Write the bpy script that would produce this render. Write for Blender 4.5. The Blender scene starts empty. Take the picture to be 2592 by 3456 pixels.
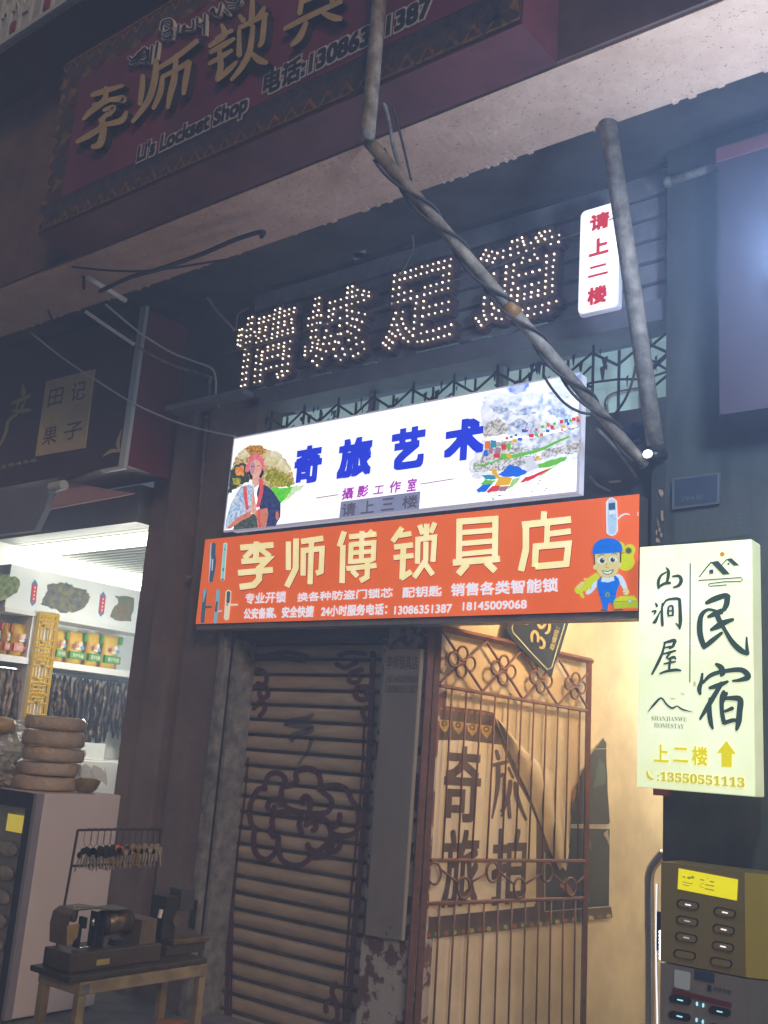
import bpy, bmesh, math, random
from mathutils import Vector, Matrix
random.seed(7)
S = bpy.context.scene
COL = S.collection
PI = math.pi

# ------------------------------------------------------------------ camera
FPX, CX, CY = 3400.0, 1296.0, 1728.0
_y, _p, _r = (math.radians(a) for a in (38.77155761, 13.51981022, 4.24669095))
FW = Vector((-math.sin(_y) * math.cos(_p), math.cos(_y) * math.cos(_p), math.sin(_p)))
_rt = Vector((math.cos(_y), math.sin(_y), 0))
_up = _rt.cross(FW)
RT = math.cos(_r) * _rt + math.sin(_r) * _up
UP = -math.sin(_r) * _rt + math.cos(_r) * _up
CAM = Vector((0, 0, 1.6))
cd = bpy.data.cameras.new('camera')
cam = bpy.data.objects.new('camera', cd)
COL.objects.link(cam)
cd.sensor_fit = 'VERTICAL'
cd.sensor_height = 36.0
cd.lens = 36.0 * FPX / 3456.0
cd.clip_start = 0.05
cd.clip_end = 2000
cam.matrix_world = Matrix(((RT.x, UP.x, -FW.x, CAM.x), (RT.y, UP.y, -FW.y, CAM.y), (RT.z, UP.z, -FW.z, CAM.z), (0, 0, 0, 1)))
S.camera = cam

# ------------------------------------------------------------------ night sky, warm sun lamp standing in for unseen street lamps
W = bpy.data.worlds.new('World')
S.world = W
W.use_nodes = True
nt = W.node_tree
sky = nt.nodes.new('ShaderNodeTexSky')
sky.sky_type = 'NISHITA'
sky.sun_disc = False
sky.sun_elevation = math.radians(22)
sky.sun_rotation = math.radians(128)
nt.links.new(sky.outputs[0], nt.nodes['Background'].inputs[0])
nt.nodes['Background'].inputs[1].default_value = 0.03
sd = bpy.data.lights.new('sun', 'SUN')
sd.energy = 1.75
sd.angle = math.radians(12)
sd.color = (1.0, 0.66, 0.40)
so = bpy.data.objects.new('sun', sd)
COL.objects.link(so)
so.rotation_euler = (math.radians(68), 0, math.radians(52))
S.view_settings.view_transform = 'Standard'
S.view_settings.look = 'None'
S.view_settings.gamma = 1
S.view_settings.exposure = 0
S.cycles.use_denoising = True
S.cycles.max_bounces = 6
S.cycles.diffuse_bounces = 4
S.cycles.sample_clamp_indirect = 4
S.cycles.volume_bounces = 1

# ------------------------------------------------------------------ measuring helpers
# survey windows of the photograph: (left, top, scale)
RG = dict(F=(0, 0, .64005), A=(0, 0, 1.2762), B=(1200, 0, 1.1918), C=(0, 900, 2.0738), D=(700, 650, 1.106), E=(650, 1200, 1.0703),
          G=(0, 1700, 2.2114), H=(0, 2500, 2.0738), I=(700, 2050, 1.5737), J=(1300, 2050, 1.5733), K=(2100, 1750, 2.2114),
          L=(2100, 2750, 3.134), M=(2000, 1300, 2.8024), N=(700, 1300, 2.0738), O=(1500, 1200, 2.37), S=(700, 2950, 2.37),
          Q=(700, 2450, 2.37), W=(700, 2050, 2.0738), T=(0, 0, 3.318), U=(700, 1000, 2.0738), V=(1400, 650, 2.0738),
          P1=(760, 800, 4.0233), P2=(1050, 1000, 3.318), P3=(1250, 800, 3.318), P5=(1650, 2050, 4.1475), P6=(650, 1780, 6.32),
          P7=(1900, 1650, 4.9167), P8=(0, 0, 1.8433), P9=(2100, 300, 2.4573))

def ray(g, x, y):
    a = RG[g]
    return FW * FPX + RT * (a[0] + x / a[2] - CX) - UP * (a[1] + y / a[2] - CY)

class Pl:
    """a wall plane: origin, unit normal towards the street, horizontal axis"""
    def __init__(s, o, n):
        s.o, s.n = Vector(o), Vector(n).normalized()
        s.ax = Vector((-s.n.y, s.n.x, 0)).normalized() if abs(s.n.z) < .5 else Vector((1, 0, 0))
    def __call__(s, g, x, y, off=0.0):
        d = ray(g, x, y)
        t = s.n.dot(s.o + s.n * off - CAM) / s.n.dot(d)
        return CAM + d * t
def PY(d): return Pl((0, d, 0), (0, -1, 0))
def PX(d): return Pl((d, 0, 0), (1, 0, 0))
def PZ(d): return Pl((0, 0, d), (0, 0, -1))
def PA(h, a):
    a = math.radians(a)
    return Pl((h[0], h[1], 0), (math.cos(a), -math.sin(a), 0))

# ------------------------------------------------------------------ materials
MAT = {}
def lin(c):
    return tuple(((v / 255) / 12.92 if v / 255 <= .04045 else ((v / 255 + .055) / 1.055) ** 2.4) for v in c)
def mat(name, col, rough=.6, metal=0.0, noise=0.0, scale=8.0, col2=None, bump=0.0, emit=None, es=1.0, spec=.5, alpha=1.0, trans=0.0, sample=None, specks=0.0, lo=.35, hi=.65, detail=6, stretch=None):
    if name in MAT: return MAT[name]
    m = bpy.data.materials.new(name)
    m.use_nodes = True
    N, L = m.node_tree.nodes, m.node_tree.links
    b = N['Principled BSDF']
    b.inputs['Base Color'].default_value = (*col, 1)
    b.inputs['Roughness'].default_value = rough
    b.inputs['Metallic'].default_value = metal
    b.inputs['Specular IOR Level'].default_value = spec
    b.inputs['Alpha'].default_value = alpha
    b.inputs['Transmission Weight'].default_value = trans
    if noise or col2 or bump:
        tc = N.new('ShaderNodeTexCoord'); oi = N.new('ShaderNodeObjectInfo'); va = N.new('ShaderNodeVectorMath')
        mu = N.new('ShaderNodeMath'); mu.operation = 'MULTIPLY'; mu.inputs[1].default_value = 37.0
        L.new(oi.outputs['Random'], mu.inputs[0]); L.new(mu.outputs[0], va.inputs[1])
        src = tc.outputs['Object']
        if stretch:
            mp = N.new('ShaderNodeMapping'); mp.inputs['Scale'].default_value = stretch
            L.new(src, mp.inputs[0]); src = mp.outputs[0]
        L.new(src, va.inputs[0])
        nz = N.new('ShaderNodeTexNoise'); nz.inputs['Scale'].default_value = scale; nz.inputs['Detail'].default_value = detail
        nz.inputs['Roughness'].default_value = .65
        L.new(va.outputs[0], nz.inputs['Vector'])
        if noise or col2:
            cr = N.new('ShaderNodeValToRGB')
            c2 = col2 or tuple(min(1, v * (1 + noise)) for v in col)
            c1 = col if col2 else tuple(v * (1 - noise) for v in col)
            cr.color_ramp.elements[0].position = lo; cr.color_ramp.elements[1].position = hi
            cr.color_ramp.elements[0].color = (*c1, 1); cr.color_ramp.elements[1].color = (*c2, 1)
            L.new(nz.outputs['Fac'], cr.inputs[0])
            L.new(cr.outputs[0], b.inputs['Base Color'])
            if specks:
                n3 = N.new('ShaderNodeTexNoise'); n3.inputs['Scale'].default_value = specks; n3.inputs['Detail'].default_value = 3
                r3 = N.new('ShaderNodeValToRGB'); r3.color_ramp.elements[0].position = .30; r3.color_ramp.elements[1].position = .36
                r3.color_ramp.elements[0].color = (.35, .33, .32, 1); r3.color_ramp.elements[1].color = (1, 1, 1, 1)
                mx = N.new('ShaderNodeMix'); mx.data_type = 'RGBA'; mx.blend_type = 'MULTIPLY'; mx.inputs['Factor'].default_value = 1
                L.new(va.outputs[0], n3.inputs['Vector']); L.new(n3.outputs['Fac'], r3.inputs[0])
                L.new(cr.outputs[0], mx.inputs['A']); L.new(r3.outputs[0], mx.inputs['B']); L.new(mx.outputs['Result'], b.inputs['Base Color'])
            if emit == 'same':
                L.new(cr.outputs[0], b.inputs['Emission Color'])
        if bump:
            bp = N.new('ShaderNodeBump'); bp.inputs['Strength'].default_value = bump; bp.inputs['Distance'].default_value = .02
            n2 = N.new('ShaderNodeTexNoise'); n2.inputs['Scale'].default_value = scale * 5; n2.inputs['Detail'].default_value = 8
            L.new(va.outputs[0], n2.inputs['Vector'])
            L.new(n2.outputs['Fac'], bp.inputs['Height']); L.new(bp.outputs[0], b.inputs['Normal'])
    if emit is not None:
        b.inputs['Emission Strength'].default_value = es
        if emit != 'same': b.inputs['Emission Color'].default_value = (*emit, 1)
    if sample: m.cycles.emission_sampling = sample
    MAT[name] = m
    return m
def printed(name, rgb, es=.92, rgb2=None, scale=25.0, sample='NONE', lo=.4, hi=.6, **k):
    """ink on a light box: glows in its own colour"""
    c = lin(rgb)
    if rgb2: return mat(name, c, .5, col2=lin(rgb2), scale=scale, emit='same', es=es, sample=sample, spec=.1, lo=lo, hi=hi, **k)
    return mat(name, tuple(v * .4 for v in c), .5, emit=c, es=es, sample=sample, spec=.2)

# ------------------------------------------------------------------ mesh builder
class MB:
    def __init__(s): s.v, s.f, s.m = [], [], []
    def add(s, vs, fs, mi=0):
        n = len(s.v)
        s.v += [Vector(v) for v in vs]
        for f in fs: s.f.append([i + n for i in f]); s.m.append(mi)
        return s
    def box(s, x0, x1, y0, y1, z0, z1, mi=0):
        return s.hexa([(x0, y0, z0), (x1, y0, z0), (x1, y1, z0), (x0, y1, z0), (x0, y0, z1), (x1, y0, z1), (x1, y1, z1), (x0, y1, z1)], mi)
    def hexa(s, p, mi=0):
        return s.add(p, [(3, 2, 1, 0), (4, 5, 6, 7), (0, 1, 5, 4), (1, 2, 6, 5), (2, 3, 7, 6), (3, 0, 4, 7)], mi)
    def bev(s, x0, x1, y0, y1, z0, z1, b=.01, mi=0):
        bm = bmesh.new()
        bmesh.ops.create_cube(bm, size=1)
        for v in bm.verts:
            v.co = Vector(((x0 + x1) / 2 + v.co.x * (x1 - x0), (y0 + y1) / 2 + v.co.y * (y1 - y0), (z0 + z1) / 2 + v.co.z * (z1 - z0)))
        bmesh.ops.bevel(bm, geom=bm.edges[:], offset=b, segments=2, affect='EDGES', profile=.5)
        bm.verts.index_update()
        s.add([v.co.copy() for v in bm.verts], [[v.index for v in f.verts] for f in bm.faces], mi)
        bm.free()
        return s
    def poly(s, pts, mi=0): return s.add(pts, [list(range(len(pts)))], mi)
    def prism(s, pts, vec, mi=0):
        n = len(pts); vec = Vector(vec)
        s.add(list(pts) + [Vector(p) + vec for p in pts],
              [list(range(n))] + [list(range(2 * n - 1, n - 1, -1))] + [[i, i + n, (i + 1) % n + n, (i + 1) % n] for i in range(n)], mi)
        return s
    def tube(s, path, r, n=8, mi=0, caps=True):
        P = [Vector(p) for p in path]
        rr = r if isinstance(r, (list, tuple)) else [r] * len(P)
        vs, fs = [], []
        ref = None
        for i, p in enumerate(P):
            a = P[max(i - 1, 0)]; b = P[min(i + 1, len(P) - 1)]
            t = (b - a)
            if t.length < 1e-9: t = Vector((0, 0, 1))
            t.normalize()
            if ref is None:
                ref = Vector((0, 0, 1)) if abs(t.z) < .9 else Vector((1, 0, 0))
            e1 = (ref - t * ref.dot(t)).normalized(); ref = e1
            e2 = t.cross(e1)
            for k in range(n):
                q = 2 * PI * k / n
                vs.append(p + (e1 * math.cos(q) + e2 * math.sin(q)) * rr[i])
        for i in range(len(P) - 1):
            for k in range(n):
                fs.append((i * n + k, i * n + (k + 1) % n, (i + 1) * n + (k + 1) % n, (i + 1) * n + k))
        if caps:
            fs.append(tuple(range(n - 1, -1, -1))); fs.append(tuple(range((len(P) - 1) * n, len(P) * n)))
        return s.add(vs, fs, mi)
    def ball(s, c, r, seg=8, rings=5, sc=(1, 1, 1), mi=0):
        c = Vector(c); vs = [c + Vector((0, 0, r * sc[2]))]; fs = []
        for i in range(1, rings):
            a = PI * i / rings
            for k in range(seg):
                q = 2 * PI * k / seg
                vs.append(c + Vector((r * sc[0] * math.sin(a) * math.cos(q), r * sc[1] * math.sin(a) * math.sin(q), r * sc[2] * math.cos(a))))
        vs.append(c - Vector((0, 0, r * sc[2])))
        for k in range(seg): fs.append((0, 1 + k, 1 + (k + 1) % seg))
        for i in range(rings - 2):
            for k in range(seg):
                a = 1 + i * seg
                fs.append((a + k, a + seg + k, a + seg + (k + 1) % seg, a + (k + 1) % seg))
        a = 1 + (rings - 2) * seg; e = len(vs) - 1
        for k in range(seg): fs.append((a + k, e, a + (k + 1) % seg))
        return s.add(vs, fs, mi)
    def lathe(s, c, prof, n=20, mi=0, jit=0.0):
        c = Vector(c); vs = []; fs = []
        for r, z in prof:
            for k in range(n):
                q = 2 * PI * k / n; rr = r * (1 + jit * random.uniform(-1, 1))
                vs.append(c + Vector((rr * math.cos(q), rr * math.sin(q), z)))
        for i in range(len(prof) - 1):
            for k in range(n): fs.append((i * n + k, i * n + (k + 1) % n, (i + 1) * n + (k + 1) % n, (i + 1) * n + k))
        fs.append(tuple(range(n - 1, -1, -1))); fs.append(tuple(range((len(prof) - 1) * n, len(prof) * n)))
        return s.add(vs, fs, mi)
    def build(s, name, mats, parent=None, smooth=False, fix=True):
        me = bpy.data.meshes.new(name)
        o0 = parent_loc(parent)
        me.from_pydata([v - o0 for v in s.v], [], s.f)
        for m in (mats if isinstance(mats, (list, tuple)) else [mats]): me.materials.append(m)
        me.polygons.foreach_set('material_index', s.m)
        if fix:
            bm = bmesh.new(); bm.from_mesh(me); bmesh.ops.recalc_face_normals(bm, faces=bm.faces[:]); bm.to_mesh(me); bm.free()
        if smooth: me.polygons.foreach_set('use_smooth', [True] * len(me.polygons))
        me.update()
        o = bpy.data.objects.new(name, me)
        COL.objects.link(o)
        if parent: o.parent = parent
        return o
def each(mb, name, mats, parent, smooth=False):
    """one part per connected piece"""
    par = list(range(len(mb.v)))
    def find(i):
        while par[i] != i: par[i] = par[par[i]]; i = par[i]
        return i
    for f in mb.f:
        for i in f[1:]: par[find(i)] = find(f[0])
    grp = {}
    for k, f in enumerate(mb.f): grp.setdefault(find(f[0]), []).append(k)
    for ks in grp.values():
        m = MB(); ids = {}
        for k in ks:
            for i in mb.f[k]:
                if i not in ids: ids[i] = len(m.v); m.v.append(mb.v[i])
            m.f.append([ids[i] for i in mb.f[k]]); m.m.append(mb.m[k])
        m.build(name, mats, parent, smooth)
def parent_loc(p):
    v = Vector((0, 0, 0))
    while p is not None:
        v += p.location; p = p.parent
    return v
def empty(name, loc, label, cat, group=None):
    o = bpy.data.objects.new(name, None); COL.objects.link(o); o.location = loc
    o.empty_display_size = .1
    return tag(o, label, cat, group)
def tag(o, label, cat, group=None, kind=None):
    o['label'] = label; o['category'] = cat
    if group: o['group'] = group
    if kind: o['kind'] = kind
    return o
def base(mb, o):
    """put a one-mesh thing's origin at its own middle"""
    me = o.data; c = sum((v.co for v in me.vertices), Vector()) / max(1, len(me.vertices))
    me.transform(Matrix.Translation(-c)); o.location = o.location + c
    return o
def one(name, mb, mats, label, cat, group=None, smooth=False, kind=None):
    return tag(base(mb, mb.build(name, mats, None, smooth)), label, cat, group, kind)
def copy_tree(o, parent=None):
    c = o.copy(); COL.objects.link(c)
    if parent: c.parent = parent
    for ch in list(o.children): copy_tree(ch, c)
    return c

# ------------------------------------------------------------------ flat artwork and writing
def flat(mb, pl, g, pts, off, mi=0): return mb.poly([pl(g, x, y, off) for x, y in pts], mi)
def ell(mb, pl, g, cx, cy, rx, ry, off, mi=0, n=20, rot=0.0):
    c, s_ = math.cos(rot), math.sin(rot)
    return flat(mb, pl, g, [(cx + rx * math.cos(a) * c - ry * math.sin(a) * s_, cy + rx * math.cos(a) * s_ + ry * math.sin(a) * c) for a in [2 * PI * k / n for k in range(n)]], off, mi)
def smooth_path(P, n=5):
    """Catmull-Rom through (x, y, w)"""
    if len(P) < 3: return P
    out = []
    Q = [P[0]] + list(P) + [P[-1]]
    for i in range(1, len(Q) - 2):
        for k in range(n):
            t = k / n
            out.append(tuple(.5 * (2 * Q[i][j] + (Q[i + 1][j] - Q[i - 1][j]) * t + (2 * Q[i - 1][j] - 5 * Q[i][j] + 4 * Q[i + 1][j] - Q[i + 2][j]) * t * t
                     + (3 * Q[i][j] - Q[i - 1][j] - 3 * Q[i + 1][j] + Q[i + 2][j]) * t ** 3) for j in range(3)))
    out.append(P[-1])
    return out
def stroke(mb, pl, g, P, off, mi=0, thick=0.0, curve=True, grow=0.0, side=None):
    P = [(p[0], p[1], (p[2] if len(p) > 2 else P[0][2]) + grow) for p in P]
    if curve: P = smooth_path(P)
    Lf, Rt = [], []
    for i, (x, y, w) in enumerate(P):
        a = P[max(i - 1, 0)]; b = P[min(i + 1, len(P) - 1)]
        dx, dy = b[0] - a[0], b[1] - a[1]; l = math.hypot(dx, dy) or 1
        nx, ny = -dy / l * w / 2, dx / l * w / 2
        Lf.append((x + nx, y + ny)); Rt.append((x - nx, y - ny))
    def cap(p, q, w):
        dx, dy = p[0] - q[0], p[1] - q[1]; l = math.hypot(dx, dy) or 1
        return (p[0] + dx / l * w * .35, p[1] + dy / l * w * .35)
    e0 = cap(P[0], P[1], P[0][2]); e1 = cap(P[-1], P[-2], P[-1][2])
    A = [pl(g, *p, off) for p in Lf]; B = [pl(g, *p, off) for p in Rt]
    E0, E1 = pl(g, *e0, off), pl(g, *e1, off)
    n = len(A)
    V = A + B + [E0, E1]
    fs = [(i, i + 1, n + i + 1, n + i) for i in range(n - 1)] + [(2 * n, 0, n), (2 * n + 1, 2 * n - 1, n - 1)]
    if thick:
        v = -pl.n * thick; m = len(V)
        V = V + [p + v for p in V]
        rim = list(range(n)) + [2 * n + 1] + list(range(2 * n - 1, n - 1, -1)) + [2 * n]
        sf = [(rim[i], rim[(i + 1) % len(rim)], rim[(i + 1) % len(rim)] + m, rim[i] + m) for i in range(len(rim))]
        mb.add(V, fs, mi)
        k0 = len(mb.v) - len(V); mb.f += [[i + k0 for i in f] for f in sf]; mb.m += [mi if side is None else side] * len(sf)
        return mb
    return mb.add(V, fs, mi)
def strokes(mb, pl, g, LS, off, mi=0, **k):
    for i, P in enumerate(LS): stroke(mb, pl, g, P, off + i * .0003, mi, **k)
    return mb
_G = {}
def glyphs(body, bold):
    key = (body, bold)
    if key in _G: return _G[key]
    c = bpy.data.curves.new('tmp', 'FONT'); c.body = body; c.offset = bold; c.resolution_u = 3
    o = bpy.data.objects.new('tmp', c); COL.objects.link(o)
    dg = bpy.context.evaluated_depsgraph_get(); dg.update()
    me = bpy.data.meshes.new_from_object(o.evaluated_get(dg))
    vs = [(v.co.x, v.co.y) for v in me.vertices]; fs = [list(p.vertices) for p in me.polygons]
    bpy.data.objects.remove(o); bpy.data.curves.remove(c); bpy.data.meshes.remove(me)
    x0 = min(v[0] for v in vs); x1 = max(v[0] for v in vs); y0 = min(v[1] for v in vs); y1 = max(v[1] for v in vs)
    vs = [((x - x0) / (x1 - x0 or 1), (y - y0) / (y1 - y0 or 1)) for x, y in vs]
    _G[key] = (vs, fs)
    return _G[key]
def text(mb, body, pl, g, lb, rt, off, mi=0, bold=0.0, thick=0.0, shear=0.0):
    a = pl(g, *lb, off); b = pl(g, *rt, off)
    W_ = (b - a).dot(pl.ax); H_ = b.z - a.z
    return text3(mb, body, pl, a, pl.ax * W_, Vector((0, 0, H_)), mi, bold, thick, shear)
def text3(mb, body, pl, a, ux, uy, mi=0, bold=0.0, thick=0.0, shear=0.0, lay=.00012):
    """bold: stroke weight added, in heights of the line; built from shifted layers so that dense characters stay whole"""
    vs, fs = glyphs(body, 0.0)
    kx = bold * uy.length / ux.length
    sh = [(0, 0)]
    if bold:
        for r_ in ((.5, 1.0) if bold > .025 else (1.0,)):
            sh += [(r_ * sx * kx, r_ * sy * bold) for sx in (-1, 0, 1) for sy in (-1, 0, 1) if sx or sy]
    for li, (sx, sy) in enumerate(sh):
        o_ = pl.n * (lay * li)
        P = [a + o_ + ux * (kx + (1 - 2 * kx) * u + sx + shear * v) + uy * (bold + (1 - 2 * bold) * v + sy) for u, v in vs]
        if not thick: mb.add(P, fs, mi); continue
        n = len(P); d = -pl.n * thick
        ed = {}
        for f in fs:
            for i in range(len(f)):
                e = (f[i], f[(i + 1) % len(f)]); k = tuple(sorted(e)); ed.setdefault(k, []).append(e)
        rim = [v[0] for v in ed.values() if len(v) == 1]
        mb.add(P + [p + d for p in P], fs + [(e[1], e[0], e[0] + n, e[1] + n) for e in rim], mi)
    return mb
def outlined(root, nm, body, pl, g, lb, rt, lt, off, core, rim_m, b0, b1):
    """raised writing: a core on a wider pale outline"""
    a = pl(g, *lb, off); c = pl(g, *rt, off)
    W_ = (c - a).dot(pl.ax); H_ = pl(g, *lt, off).z - a.z; e = (b1 - b0) * H_
    b = MB(); text3(b, body, pl, a - pl.ax * e - Vector((0, 0, e)), pl.ax * (W_ + 2 * e), Vector((0, 0, H_ + 2 * e)), 0, b1 * H_ / (H_ + 2 * e)); b.build(nm + '_outline', rim_m, root)
    b = MB(); text3(b, body, pl, a + pl.n * .0026, pl.ax * W_, Vector((0, 0, H_)), 0, b0); b.build(nm + '_lettering', core, root)
def textq(mb, body, pl, g, lb, rb, lt, off, mi=0, bold=0.0):
    a = pl(g, *lb, off)
    return text3(mb, body, pl, a, pl(g, *rb, off) - a, pl(g, *lt, off) - a, mi, bold)

# ================================================================== THE SETTING
m_soffit = mat('soffit_plaster', (.56, .36, .26), .85, col2=(.70, .48, .36), scale=3.5, bump=.6, specks=70)
m_fascia = mat('fascia_paint', (.10, .055, .045), .7, noise=.35, scale=3)
m_dark = mat('dark_wall_paint', (.075, .075, .085), .7, noise=.4, scale=2.5, bump=.15)
m_pil = mat('pilaster_plaster', (.19, .14, .12), .8, noise=.22, scale=3, bump=.3, detail=10)
m_right = mat('dark_tile', (.062, .068, .064), .45, noise=.38, scale=4, bump=.12, stretch=(1, 1, .4))
m_grey = mat('grey_panel', (.26, .26, .29), .55, noise=.22, scale=6)
m_teal = mat('lit_frosted_glass', (.2, .3, .3), .3, col2=(.3, .42, .40), scale=2.2, emit='same', es=.85, sample='NONE')
m_cream = mat('cream_wall', (.66, .56, .41), .75, noise=.2, scale=2.2, bump=.15, detail=10)
m_white = mat('white_paint', (.74, .74, .72), .5, noise=.06, scale=5)
m_steel = mat('stainless', (.6, .6, .6), .22, metal=1.0)
m_galv = mat('weathered_pipe', (.24, .22, .19), .72, metal=.15, noise=.45, scale=14, bump=.2)
m_cable = mat('cable', (.035, .035, .04), .6)
m_wcable = mat('pale_cable', (.55, .56, .55), .5)
m_web = mat('dusty_cobweb', (.24, .24, .25), .9)
m_black = mat('black_plastic', (.02, .02, .022), .4)
m_redbr = mat('red_brown_iron', (.14, .052, .032), .5, noise=.3, scale=20)

g = MB().add([(-40, -40, 0), (40, -40, 0), (40, 40, 0), (-40, 40, 0)], [(0, 1, 2, 3)])
o = g.build('ground', mat('paving', (.2, .19, .18), .8, noise=.3, scale=6, bump=.2)); o['kind'] = 'structure'

def wall(name, mb, m, label, cat='wall'):
    return one(name, mb, m, label, cat)

# canopy: long plastered box above the pavement; its underside is the pinkish band
b = MB().box(-12, 4, 3.28, 3.76, 4.5, 6.05)
for k in range(60):
    x = random.uniform(-8.5, .5); w = random.uniform(.008, .035); h_ = random.uniform(.003, .012)
    b.hexa([(x, 3.735, 4.5 - h_ * .3), (x + w, 3.735, 4.5 - h_ * .2), (x + w, 3.768, 4.5 - h_ * .5), (x, 3.768, 4.5 - h_ * .6), (x - .004, 3.73, 4.502), (x + w + .004, 3.73, 4.502), (x + w + .005, 3.770, 4.51), (x - .005, 3.770, 4.508)])
wall('canopy', b, [m_soffit], 'long canopy beam with pinkish plaster underside running above all the shop signs', 'canopy')
b = MB().box(-12, 4, 3.262, 3.278, 4.515, 6.04)
wall('fascia_board', b, m_fascia, 'brown fascia board on the canopy front behind the big purple sign', 'fascia')
b = MB().box(-12, 4, 2.90, 3.75, 6.055, 6.2)
e0 = empty('roof_cornice', (-4, 2.9, 6.05), 'dark cornice with a pale patterned band at the top left corner above the purple sign', 'cornice')
b.build('cornice_slab', mat('cornice_paint', (.06, .03, .028), .8, noise=.3, scale=4), e0)
b = MB().box(-12, 4, 2.872, 2.898, 6.05, 6.75)
b.build('pattern_band', mat('blue_white_pattern', (.22, .27, .33), .6, col2=(.42, .5, .56), scale=9), e0)
b = MB(); pl = PY(2.868)
for k in range(34):
    x = -8.2 + k * .13
    c = random.choice([1, 2, 3, 0])
    b.box(x, x + .02, 2.85, 2.87, 6.07, 6.62, 0)
    b.box(x + .03, x + .09, 2.858, 2.871, 6.12 + .1 * (k % 3), 6.2 + .1 * (k % 3), c)
    b.tube([(x + .03, 2.862, 6.3), (x + .06, 2.862, 6.36 + .03 * (k % 2)), (x + .1, 2.862, 6.3), (x + .12, 2.862, 6.22)], .011, 5, 0)
b.box(-12, 4, 2.846, 2.871, 6.05, 6.085, 0)
b.build('painted_ornament', [mat('pale_grey_paint', (.42, .45, .47), .6), mat('wine_paint', (.2, .03, .06), .6), mat('pine_paint', (.03, .09, .06), .6), mat('navy_paint', (.02, .025, .06), .6)], e0)

# wall behind everything, recess ceiling
wall('upper_wall', MB().box(-12, -5.06, 4.62, 4.9, 4.01, 6.2).box(-5.06, 4, 4.62, 4.9, 4.78, 6.2), m_dark, 'dark upper wall in the recess behind the canopy')
wall('recess_ceiling', MB().box(-12, 4, 3.765, 4.615, 4.80, 4.9), m_dark, 'dark ceiling of the recess between canopy and lit letters', 'ceiling')
wall('sign_lintel', MB().box(-4.84, -1.885, 4.60, 4.9, 2.38, 3.42).box(-5.0, -4.845, 4.61, 4.9, 3.06, 3.86), mat('lintel_paint', (.035, .036, .042), .7, noise=.35, scale=5), 'dark wall strip behind the white and orange lit signs', 'wall')

# party wall with two pilasters
b = MB().box(-6.06, -5.66, 4.72, 4.95, 0, 4.0).box(-5.66, -5.48, 4.55, 4.95, 0, 3.93).box(-5.48, -5.31, 4.66, 4.95, 0, 4.0).box(-5.31, -4.83, 4.56, 4.95, 0, 3.93)
wall('party_wall', b, m_pil, 'grey plaster party wall with two pilasters between food shop and roller shutter', 'wall')
b = MB().box(-5.72, -4.9, 4.46, 4.60, 3.935, 3.975)
one('pilaster_cap', b, m_grey, 'pale ledge strip capping the two grey pilasters', 'ledge')
# pillar between shutter and gate, peeling paint below
b = MB().box(-3.66, -3.30, 4.64, 4.80, 0, 2.375)
wall('door_pillar', b, mat('peeling_paint', (.13, .055, .045), .8, col2=(.42, .38, .35), scale=5, lo=.47, hi=.5, bump=.3), 'narrow pillar with peeling white paint between roller shutter and iron gate', 'pillar')
# right wall
wall('right_wall', MB().box(-1.885, 4, 4.5, 4.9, 0, 4.79), m_right, 'dark tiled wall right of the stair entrance behind the homestay sign')

# stair entrance: long left wall, turned a little, floor, back wall, roof
H0 = (-3.30, 4.80); AD = math.radians(8)
ax = Vector((math.sin(AD), math.cos(AD), 0)); nn = Vector((math.cos(AD), -math.sin(AD), 0))
h = Vector((H0[0], H0[1], 0))
q0, q1 = h, h + ax * 4.2
b = MB().hexa([q0, q1, q1 - nn * .12, q0 - nn * .12] + [p + Vector((0, 0, 2.98)) for p in (q0, q1, q1 - nn * .12, q0 - nn * .12)])
wall('stair_wall', b, m_cream, 'cream side wall of the stair entrance carrying the torn poster')
wall('stair_back_wall', MB().box(-3.2, -1.3, 8.95, 9.1, 0, 3.0), m_cream, 'cream end wall deep inside the stair entrance')
wall('stair_right_wall', MB().box(-1.88, -1.75, 4.905, 9.0, 0, 3.0), m_cream, 'cream right wall inside the stair entrance')
wall('stair_ceiling', MB().box(-3.6, -1.7, 4.905, 9.1, 3.0, 3.1), m_cream, 'pale ceiling of the stair entrance', 'ceiling')

# transom: lit frosted panes behind an ornamental grille
tr = empty('transom_window', (-3.4, 4.75, 3.42), 'teal lit transom window behind the dusty iron grille above the white sign', 'window')
MB().box(-4.99, -1.885, 4.80, 4.82, 3.425, 3.86).build('pane', m_teal, tr)
MB().box(-2.09, -1.905, 4.795, 4.81, 3.865, 4.14).build('side_pane', m_teal, tr)
b = MB()
for x in (-4.985, -3.95, -2.98, -2.1, -1.9): b.box(x - .02, x + .02, 4.70, 4.76, 3.425, 3.86)
each(b, 'frame_post', m_grey, tr)
gr = empty('window_grille', (-3.4, 4.64, 3.42), 'rusty dark iron grille with zigzag tops hung with dust in front of the teal window', 'grille')
b = MB(); zz = []
n = 20
for k in range(n + 1):
    x = -4.95 + k * .152; zz.append(x)
    b.tube([(x, 4.66, 3.43), (x, 4.66, 3.85 - (.0 if k % 2 else .06))], .009, 6)
m_iron = mat('dark_iron', (.03, .032, .05), .6, noise=.4, scale=30)
each(b, 'bar', m_iron, gr)
b = MB()
for k in range(n):
    a, c = (3.80, 3.70) if k % 2 else (3.70, 3.80)
    b.tube([(zz[k], 4.645, a), (zz[k + 1], 4.645, c)], .008, 6)
    if k % 3 == 1: b.tube([(zz[k], 4.64, 3.60), (zz[k + 1], 4.64, 3.72)], .007, 6); b.tube([(zz[k], 4.64, 3.72), (zz[k + 1], 4.64, 3.60)], .007, 6)
b.tube([(-4.95, 4.65, 3.62 + .01 * 0)] + [(x, 4.65, 3.615 + .02 * math.sin(i * 1.9)) for i, x in enumerate(zz)], .007, 6)
b.build('zigzag', m_iron, gr)
b = MB()
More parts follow.
